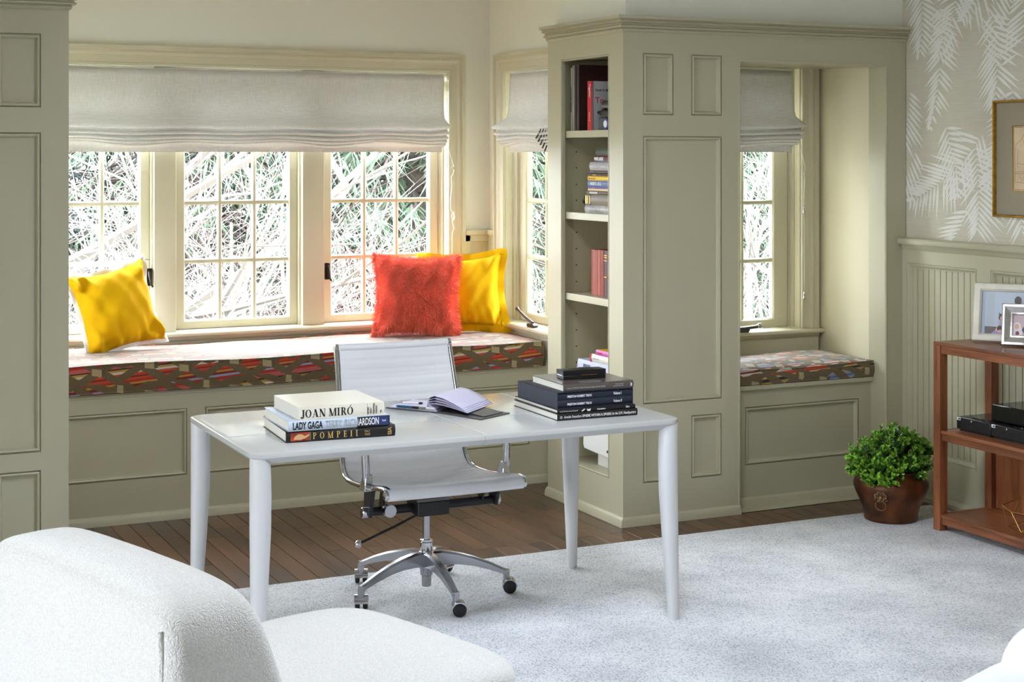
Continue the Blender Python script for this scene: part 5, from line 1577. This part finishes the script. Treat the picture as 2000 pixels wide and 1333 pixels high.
# framed picture on the papered wall
pf = thing('framed_print', 'gilt framed sketch with a taupe mat on the palm wallpaper', 'picture', (5.17, 5.35, 1.68))
mpx = FX(XR - .001)
PY0, PY1, PZ0, PZ1 = 5.06, 5.636, 1.411, 1.950
MB().frame(mpx, PY0, PY1, PZ0, PZ1, [(0, 0), (0, .020), (.003, .024), (.009, .022), (.012, .012), (.013, .006)]).to('frame', 'gilt', pf, smooth=30)
M['mat_taupe'] = mat('taupe_mat_board', (158, 148, 126), .8)
M['aged'] = mat('aged_paper', (222, 196, 160), .8, var=(8, .1))
b = MB(); b.face(mpx, PY0 + .012, PY1 - .012, PZ0 + .012, PZ1 - .012, [(5.175, 5.521, 1.531, 1.832)], .007); b.to('mat_board', 'mat_taupe', pf, smooth=0)
MB().frame(mpx, 5.175, 5.521, 1.531, 1.832, [(0, .0072), (.0025, .008), (.004, .005)]).to('gilt_fillet', 'gilt', pf)
b = MB(); b.face(mpx, 5.178, 5.518, 1.534, 1.829, [], .0045); b.to('drawing', 'aged', pf, smooth=0)
M['sepia'] = mat('sepia_ink', (120, 86, 64), .8)
b = MB()
def ln(pts):
    for (y0, z0), (y1, z1) in zip(pts, pts[1:]):
        d = Vector((y1 - y0, z1 - z0)); 
        if d.length < 1e-6: continue
        n_ = Vector((-d.y, d.x)).normalized() * .0007
        b.quad((XR - .0058, y0 - n_.x, z0 - n_.y), (XR - .0058, y1 - n_.x, z1 - n_.y), (XR - .0058, y1 + n_.x, z1 + n_.y), (XR - .0058, y0 + n_.x, z0 + n_.y))
ln([(5.505, 1.57), (5.508, 1.70), (5.50, 1.745), (5.47, 1.765), (5.452, 1.79), (5.43, 1.80), (5.40, 1.79)])
ln([(5.505, 1.62), (5.44, 1.622), (5.38, 1.618)]); ln([(5.505, 1.612), (5.42, 1.612)]); ln([(5.49, 1.64), (5.492, 1.70), (5.485, 1.72)])
ln([(5.455, 1.765), (5.445, 1.745), (5.42, 1.75), (5.40, 1.77)]); ln([(5.50, 1.575), (5.45, 1.57), (5.40, 1.575)]); ln([(5.48, 1.60), (5.46, 1.58), (5.45, 1.60)]); ln([(5.49, 1.66), (5.46, 1.655), (5.43, 1.66)])
ln([(5.512, 1.823), (5.512, 1.54), (5.185, 1.54), (5.185, 1.823), (5.512, 1.823)])
b.to('sketch_lines', 'sepia', pf, smooth=0, kind='stuff')

# ------------------------------------------------------------------ things on the bookcase shelves
def upright(label, y0, y1, z0, z1, x0, x1, cover, group, **k):
    """standing book: spine looks to -X; local x up, local y into the shelf, thickness along +Y"""
    Hh, D, T = z1 - z0, x1 - x0, y1 - y0
    o = book(label, Hh, D, T, cover, ((x0 + x1) / 2, y0, (z0 + z1) / 2), (0, 0, 0), group, **k)
    o.rotation_euler = Matrix(((0, 1, 0), (0, 0, 1), (1, 0, 0))).to_euler()
    return o, D, Hh, T
def flatbook(label, yfar, length, z0, z1, cover, depth, group, xs=3.600, **k):
    o = book(label, length, depth, z1 - z0, cover, (xs + depth / 2, yfar - length / 2, z0), (0, 0, R(-90)), group, **k)
    return o, depth, length, z1 - z0
for n_, c_ in (('k_white', (222, 216, 202)), ('k_cream', (206, 196, 170)), ('k_maroon', (52, 22, 24)), ('k_red', (196, 30, 40)), ('k_silver', (184, 182, 186)), ('k_green', (62, 74, 64)), ('k_winered', (96, 24, 40)), ('k_grey', (168, 166, 168)), ('k_umber', (72, 58, 50)), ('k_espresso', (46, 36, 32)), ('k_yellow', (236, 192, 60)), ('k_slate', (104, 124, 158)), ('k_royal', (58, 66, 150)), ('k_tan', (214, 178, 132)), ('k_olive', (84, 76, 58)), ('k_stone', (120, 110, 94)), ('k_brick', (150, 62, 40)), ('k_brick2', (168, 76, 48)), ('k_brick3', (138, 50, 36)), ('k_plum', (74, 34, 36)), ('k_lav', (190, 194, 226)), ('k_orchid', (206, 96, 178)), ('k_sun', (240, 180, 50))):
    M[n_] = mat('cover_' + n_[2:], c_, .5)
M['marbled'] = mat('marbled_grey_paper', (150, 146, 144), .5, var=(22, .35))
gt = 'books on the top bookcase shelf'
z = 1.816
o, D, H_, T = upright('thin white art book at the far end of the top shelf', 6.884, 6.898, z, 2.128, 3.615, 3.85, 'k_white', gt, soft=True)
text(o, 'BARBARA HEPWORTH', (-.062, -D / 2 - .0022, .0035), TXY, .0125, 'ink', .95, .0004)
upright('thin cream book with a dark edge next to the white art book', 6.866, 6.880, z, 2.138, 3.615, 3.86, 'k_cream', gt, soft=True)
upright('large maroon book whose dark cover fills the top shelf', 6.820, 6.862, z, 2.140, 3.62, 3.925, 'k_maroon', gt)
upright('thin cream booklet between the maroon and the red book', 6.700, 6.706, 1.88, 2.035, 3.635, 3.80, 'k_cream', gt, soft=True) if False else upright('thin cream booklet between the maroon and the red book', 6.700, 6.706, z, 2.032, 3.635, 3.80, 'k_cream', gt, soft=True)
o, D, H_, T = upright('silver book with a red spine standing in front of the maroon book', 6.642, 6.684, z, 2.052, 3.600, 3.762, 'k_silver', gt)
spine_plate(o, -H_ / 2, H_ / 2, .0, T, D, 'k_red', 'red_spine', out=.0066)
tb = text(o, 'Together', (.105, -D / 2 - .0068, .026), (R(90), R(180), 0), .022, 'ink_white', .8, .0002)
tb = text(o, 'Vivek H. M', (-.03, -D / 2 - .0068, .026), (R(90), R(180), 0), .012, 'ink_white', .8, .0002, name='author')
def ctx(s_, up, inn, size, m): return text(o, s_, (up, -D / 2 + inn, -.0004), (R(180), 0, R(90)), size, m, 1, .0002, name='cover_title')
ctx('To', .012, .012, .042, 'k_red'); ctx('Vivek H. Mu', .070, .012, .016, 'ink'); ctx('with a foreword', .052, .024, .008, 'ink_grey'); ctx('by the author', .044, .028, .008, 'ink_grey')
# small vintage camera figure on the top shelf
vc = thing('vintage_camera', 'small old camera with a grey drum on the top shelf', 'camera', (3.63, 6.46, z))
MB().box(3.605, 3.66, 6.470, 6.595, z, z + .058).to('body', 'k_green', vc, bevel=.004)
MB().box(3.602, 3.662, 6.475, 6.575, z + .058, z + .095).to('middle_band', 'black', vc, bevel=.006)
MB().tube([(3.632, 6.470, z + .118), (3.632, 6.575, z + .118)], .024, 20).to('film_drum', 'k_stone' if False else 'steel', vc, smooth=50)
MB().tube([(3.63, 6.570, z + .084), (3.63, 6.635, z + .084)], .004, 8).to('crank', 'black', vc); MB().ball((3.63, 6.623, z + .084), .009).to('crank_knob', 'black', vc); MB().ball((3.63, 6.642, z + .086), .007).to('crank_end', 'black', vc)
MB().lathe([(.001, -.006), (.026, -.006), (.026, .004)], (3.601, 6.510, z + .028), 20, axis='X').to('lens_ring', 'k_royal', vc)
MB().lathe([(.001, -.007), (.017, -.007), (.017, -.005)], (3.601, 6.510, z + .028), 20, axis='X').to('lens', 'white', vc)

gs = 'books stacked on the second bookcase shelf'
zy = lambda y: 1.421 + (415 - y) * .002464
z = 1.418
o, D, L, T = flatbook('grey marbled book at the bottom of the second shelf stack', 6.716, .30, z, zy(400.4), 'marbled', .23, gs)
o, D, L, T = flatbook('thick stone grey book with gilt bands and a dark clasp', 6.712, .29, zy(400.2), zy(379.8), 'k_stone', .22, gs)
for x, ww in ((-.138, .010), (-.121, .006), (-.098, .005)): spine_plate(o, x, x + ww, .006, T - .006, D, 'gilt', 'gilt_band', out=.0066)
spine_plate(o, -.142, -.094, .001, T - .001, D, 'k_espresso', 'dark_band', out=.0062)
b = MB(); b.ball((-.155, -D / 2 + .004, .026), .010, 10, 7); b.ball((-.166, -D / 2 + .0, .014), .009, 10, 7); b.ball((-.152, -D / 2 + .0, .006), .007, 10, 7); b.tube([(-.145, -D / 2, .045), (-.156, -D / 2, .03), (-.165, -D / 2, .015)], .006, 6); b.to('clasp_ornament', 'bronze', o)
o, D, L, T = flatbook('thin olive book under the tan book in the second shelf stack', 6.702, .27, zy(379.6), zy(372.4), 'k_olive', .20, gs)
spine_plate(o, -.10, -.02, .004, T - .004, D, 'k_grey', 'spine_print', out=.0050)
o, D, L, T = flatbook('thin tan book in the second shelf stack', 6.692, .26, zy(372.2), zy(367.8), 'k_tan', .20, gs, soft=True)
o, D, L, T = flatbook('thin royal blue book under the slate blue book', 6.690, .26, zy(367.6), zy(364.2), 'k_royal', .20, gs, soft=True)
text(o, 'MUSEUM', (-.09, -D / 2 - .0022, .002), TXY, .007, 'k_orchid', 1, 0)
o, D, L, T = flatbook('slate blue book with white capitals in the second shelf stack', 6.690, .26, zy(364), zy(352.4), 'k_slate', .20, gs)
text(o, 'MAGRITTE  A TO Z', (-.098, -D / 2 - .0062, .007), TXY, .020, 'ink_white', .62, .0004)
o, D, L, T = flatbook('bright yellow book in the second shelf stack', 6.690, .25, zy(352.2), zy(343.8), 'k_yellow', .19, gs)
text(o, 'Ways of Freedom', (-.115, -D / 2 - .0052, .006), TXY, .012, 'k_brick', .8, .0001)
o, D, L, T = flatbook('thin espresso book on the yellow book', 6.692, .25, zy(343.6), zy(338.6), 'k_espresso', .19, gs)
text(o, 'CHRONICLES', (-.07, -D / 2 - .005, .003), TXY, .007, 'gilt', .8, 0)
o, D, L, T = flatbook('thin umber book under the pale grey book', 6.688, .25, zy(338.4), zy(333), 'k_umber', .19, gs)
text(o, 'PORTRAITS', (-.095, -D / 2 - .005, .004), TXY, .008, 'ink_grey', .8, 0)
o, D, L, T = flatbook('thick pale grey book in the upper part of the second shelf stack', 6.668, .25, zy(332.8), zy(316.4), 'k_grey', .18, gs)
text(o, 'STREET BOOK', (-.11, -D / 2 - .0067, .015), TXY, .012, 'ink_white', .8, .0002); text(o, 'A FRAGMENT', (-.02, -D / 2 - .0067, .015), TXY, .011, 'ink_white', .8, .0001)
o, D, L, T = flatbook('wine red book with bold white lettering near the top of the stack', 6.622, .22, zy(316.2), zy(304), 'k_winered', .16, gs)
text(o, 'WINE LANDS', (-.108, -D / 2 - .0062, .008), TXY, .021, 'ink_white', .72, .0009, shear=.1)
spine_plate(o, -.07, .10, .002, .007, D, 'c_blue', 'blue_print', out=.0056)
o, D, L, T = flatbook('dark green book on top of the second shelf stack', 6.604, .20, zy(303.8), zy(289.5), 'k_green', .15, gs)

gr = 'antique books on the third bookcase shelf'
z = 1.022
for lab, y0, y1, m_, zt_ in (('broad brick red antique book nearest the wall on the third shelf', 6.668, 6.732, 'k_brick', 1.240), ('narrow brick red antique book second on the third shelf', 6.636, 6.666, 'k_brick2', 1.242), ('narrow russet antique book third on the third shelf', 6.604, 6.634, 'k_brick3', 1.241), ('dark plum antique book with gilt ornament on the third shelf', 6.556, 6.602, 'k_plum', 1.242), ('brick red antique book half hidden by the bookcase frame', 6.522, 6.554, 'k_brick', 1.238)):
    o, D, H_, T = upright(lab, y0, y1, z, zt_, 3.640, 3.79, m_, gr)
    if 'plum' in lab:
        for up in (.060, .075, .085): spine_plate(o, up, up + .004, .008, T - .008, D, 'gilt', 'gilt_ornament', out=.0066)
        spine_plate(o, -.02, -.014, .008, T - .008, D, 'gilt', 'gilt_ornament', out=.0066)
    else:
        spine_plate(o, .07, .0712, .006, T - .006, D, 'k_brick2', 'spine_rule', out=.0063)
gl = 'things on the low bookcase shelf'
z = .634
o, D, L, T = flatbook('thick lavender boxed book on the low shelf', 6.790, .34, z, .707, 'k_lav', .25, gl)
text(o, 'SENSORY', (-.11, -D / 2 - .0067, .040), TXY, .022, 'c_navy', .8, .0002); text(o, 'Vision', (.02, -D / 2 - .0067, .022), TXY, .020, 'c_navy', .8, .0002); text(o, 'of', (.09, -D / 2 - .0067, .022), TXY, .016, 'c_navy', .8, .0002)
o, D, L, T = flatbook('white book with a red spine end on the lavender book', 6.658, .22, .7075, .7445, 'k_white', .17, gl)
spine_plate(o, -.111, -.100, 0, T, D, 'k_red', 'red_spine_end', out=.0066)
text(o, 'A COMPLETE GUIDE', (-.085, -D / 2 - .0067, .015), TXY, .009, 'ink_grey', .8, 0)
o, D, L, T = flatbook('small pink book with a yellow cover on top of the low pile', 6.608, .19, .745, .769, 'k_orchid', .14, gl)
MB().box(-.095, .095, -.07, .07, T - .0005, T + .0006).to('yellow_cover', 'k_sun', o, smooth=0)
text(o, 'S. N. BEHRMAN', (-.088, -D / 2 - .0062, .007), TXY, .013, 'k_red', .7, .0002)
# white box on the bookcase floor
pb = thing('storage_box', 'white box with a dark button on the lowest bookcase level', 'box', (3.75, 6.57, .20))
b = MB(); b.prism([(6.735, .278), (6.745, .30), (6.73, .50), (6.42, .52), (6.42, .285), (6.47, .268)], lambda u, v, a: (a, u, v), 3.60, 3.90); b.to('shell', 'white', pb, bevel=.006)
MB().box(3.66, 3.90, 6.45, 6.70, .20, .285).to('base', 'white', pb)
MB().lathe([(.001, -.002), (.0065, -.002), (.0065, .002)], (3.60, 6.497, .300), 14, axis='X').to('button', 'ink', pb)

# ------------------------------------------------------------------ garden beyond the windows
gd = structure('ground', (5, 30, -1.2))
MB().box(-40, 50, -40, 70, -1.6, -1.2).to('winter_lawn', 'lawn', gd, smooth=0)

def shrub(name, label, x, y, z, H, seed, m, n0=7, depth=5, spread=.5, r0=.022, group='bare shrubs outside the windows', lean=(0, 0)):
    o = thing(name, label, 'shrub', (x, y, z), group=group)
    rr = random.Random(seed); b = MB()
    def grow(p, d, L, r, k):
        pts = [p]; q = p; dd = d.copy()
        nseg = 4 if k < 3 else 3
        for i in range(nseg):
            dd = (dd + Vector((rr.uniform(-1, 1), rr.uniform(-1, 1), rr.uniform(-.7, .75))) * .16).normalized()
            q = q + dd * (L / nseg); pts.append(q)
        b.tube(pts, [r * (1 - .38 * i / nseg) for i in range(nseg + 1)], 4 if k < 2 else 3, caps=False)
        if k >= depth: return
        nb_ = 3 if k < depth - 1 else 2
        for j in range(nb_):
            i = rr.randint(1, nseg)
            ax_ = Vector((rr.uniform(-1, 1), rr.uniform(-1, 1), rr.uniform(-.35, .7))).normalized()
            d2 = (dd * .65 + ax_ * spread * 1.5).normalized()
            grow(pts[i], d2, L * rr.uniform(.55, .85), max(.0026, r * .55), k + 1)
    for i in range(n0):
        a = 2 * PI * i / n0 + rr.uniform(-.3, .3)
        d = Vector((math.cos(a) * spread + lean[0], math.sin(a) * spread + lean[1], 1)).normalized()
        grow(Vector((x + math.cos(a) * .15, y + math.sin(a) * .15, z)), d, H * rr.uniform(.36, .5), r0 * rr.uniform(.7, 1.3), 0)
    b.to('branches', m, o, smooth=60, kind='stuff')
    return o
shrub('bare_shrub', 'pale bare shrub close outside the left casement of the triple window', 1.75, 10.3, -1.2, 3.2, 1, 'branch', lean=(.15, 0), r0=.034)
shrub('bare_tree', 'pale bare tree with thick leaning limbs outside the left casement', .9, 11.2, -1.2, 5.2, 21, 'branch', n0=3, depth=4, r0=.085, lean=(.55, 0), spread=.45)
shrub('bare_shrub', 'pale bare shrub outside the middle casement of the triple window', 2.95, 10.6, -1.2, 3.0, 2, 'branch', r0=.03, n0=8, lean=(-.3, 0))
shrub('bare_shrub', 'pale arching shrub between the middle and right casements', 3.9, 10.9, -1.2, 2.9, 3, 'branch', n0=7)
shrub('bare_shrub', 'thin bare shrub low outside the right casement', 4.7, 11.4, -1.2, 2.3, 4, 'branch', n0=6)
shrub('bare_shrub', 'reddish twiggy shrub behind the pale shrubs', 3.5, 12.0, -1.2, 3.0, 5, 'branch_red', n0=6)
shrub('bare_shrub', 'pale bare shrub outside the window niche', 7.6, 11.2, -1.2, 3.0, 6, 'branch', n0=5)
shrub('bare_shrub', 'small pale shrub outside the bay side window', 6.0, 11.4, -1.2, 2.8, 9, 'branch', n0=6)
shrub('bare_shrub', 'slender bare shrub farther out beyond the window niche', 9.3, 12.6, -1.2, 4.2, 8, 'branch', n0=4, spread=.35, r0=.05)

def evergreen(label, x, y, z, H, W, seed, m, n=2600, group='evergreens beyond the windows'):
    o = thing('evergreen_tree', label, 'tree', (x, y, z), group=group)
    rr = random.Random(seed)
    MB().tube([(x, y, z), (x + .04, y, z + H * .5), (x, y, z + H * .98)], [H * .024, H * .018, H * .003], 9).to('trunk', 'bark', o, smooth=60)
    b = MB(); bb_ = MB(); vs = []; fs = []
    for k in range(int(n / 17)):
        t = rr.random() ** 1.15
        h = z + H * (.06 + .92 * t)
        rad = W * (1 - t) ** .8 + .15
        a = rr.uniform(0, 2 * PI)
        dr = Vector((math.cos(a), math.sin(a), rr.uniform(-.38, .05)))
        p0 = Vector((x, y, h))
        L = rad * rr.uniform(.7, 1.05)
        mid = p0 + dr * L * .55 + Vector((0, 0, -.02)); end = p0 + dr * L + Vector((0, 0, -.14 * L))
        bb_.tube([p0, mid, end], [.018, .012, .004], 4, caps=False)
        for j in range(26):
            q = rr.uniform(.25, 1.0)
            c = p0.lerp(mid, q / .55) if q < .55 else mid.lerp(end, (q - .55) / .45)
            sd = Vector((-dr.y, dr.x, 0)).normalized() * rr.choice((-1, 1))
            d = (sd * rr.uniform(.3, 1) + dr * .5 + Vector((0, 0, rr.uniform(-1.3, -.2)))).normalized()
            l_ = rr.uniform(.10, .30); wv = Vector((rr.uniform(-1, 1), rr.uniform(-1, 1), rr.uniform(-.3, .3))).normalized() * rr.uniform(.006, .014)
            i = len(vs)
            vs += [tuple(c - wv * .4), tuple(c + wv * .4), tuple(c + d * l_ * .5 + wv), tuple(c + d * l_), tuple(c + d * l_ * .5 - wv)]
            fs.append((i, i + 1, i + 2, i + 3, i + 4))
    b.add(vs, fs)
    b.to('needles', m, o, smooth=0, kind='stuff'); bb_.to('boughs', 'bark', o, smooth=0, kind='stuff')
    return o
evergreen('light green spruce outside the right casement of the triple window', 5.3, 13.2, -1.2, 7.0, 1.9, 1, 'spruce', 24000)
evergreen('spruce with a visible trunk behind the middle casement', 3.35, 14.2, -1.2, 8.0, 1.6, 2, 'spruce', 16000)
evergreen('dusty green conifer farther right beyond the triple window', 6.9, 15.4, -1.2, 8.0, 2.4, 3, 'spruce2', 22000)
evergreen('dusty green conifer behind the left casement of the triple window', 1.6, 14.8, -1.2, 7.0, 2.0, 4, 'spruce2', 20000)
evergreen('light green conifer low beyond the window niche', 9.6, 14.6, -1.2, 4.0, 1.8, 5, 'spruce', 12000)
evergreen('distant dusty conifer behind the bare shrubs', 4.4, 18.0, -1.2, 9.0, 2.6, 6, 'spruce2', 22000)
evergreen('narrow light conifer seen through the bay side window', 7.1, 13.9, -1.2, 6.0, 1.6, 7, 'spruce', 9000)
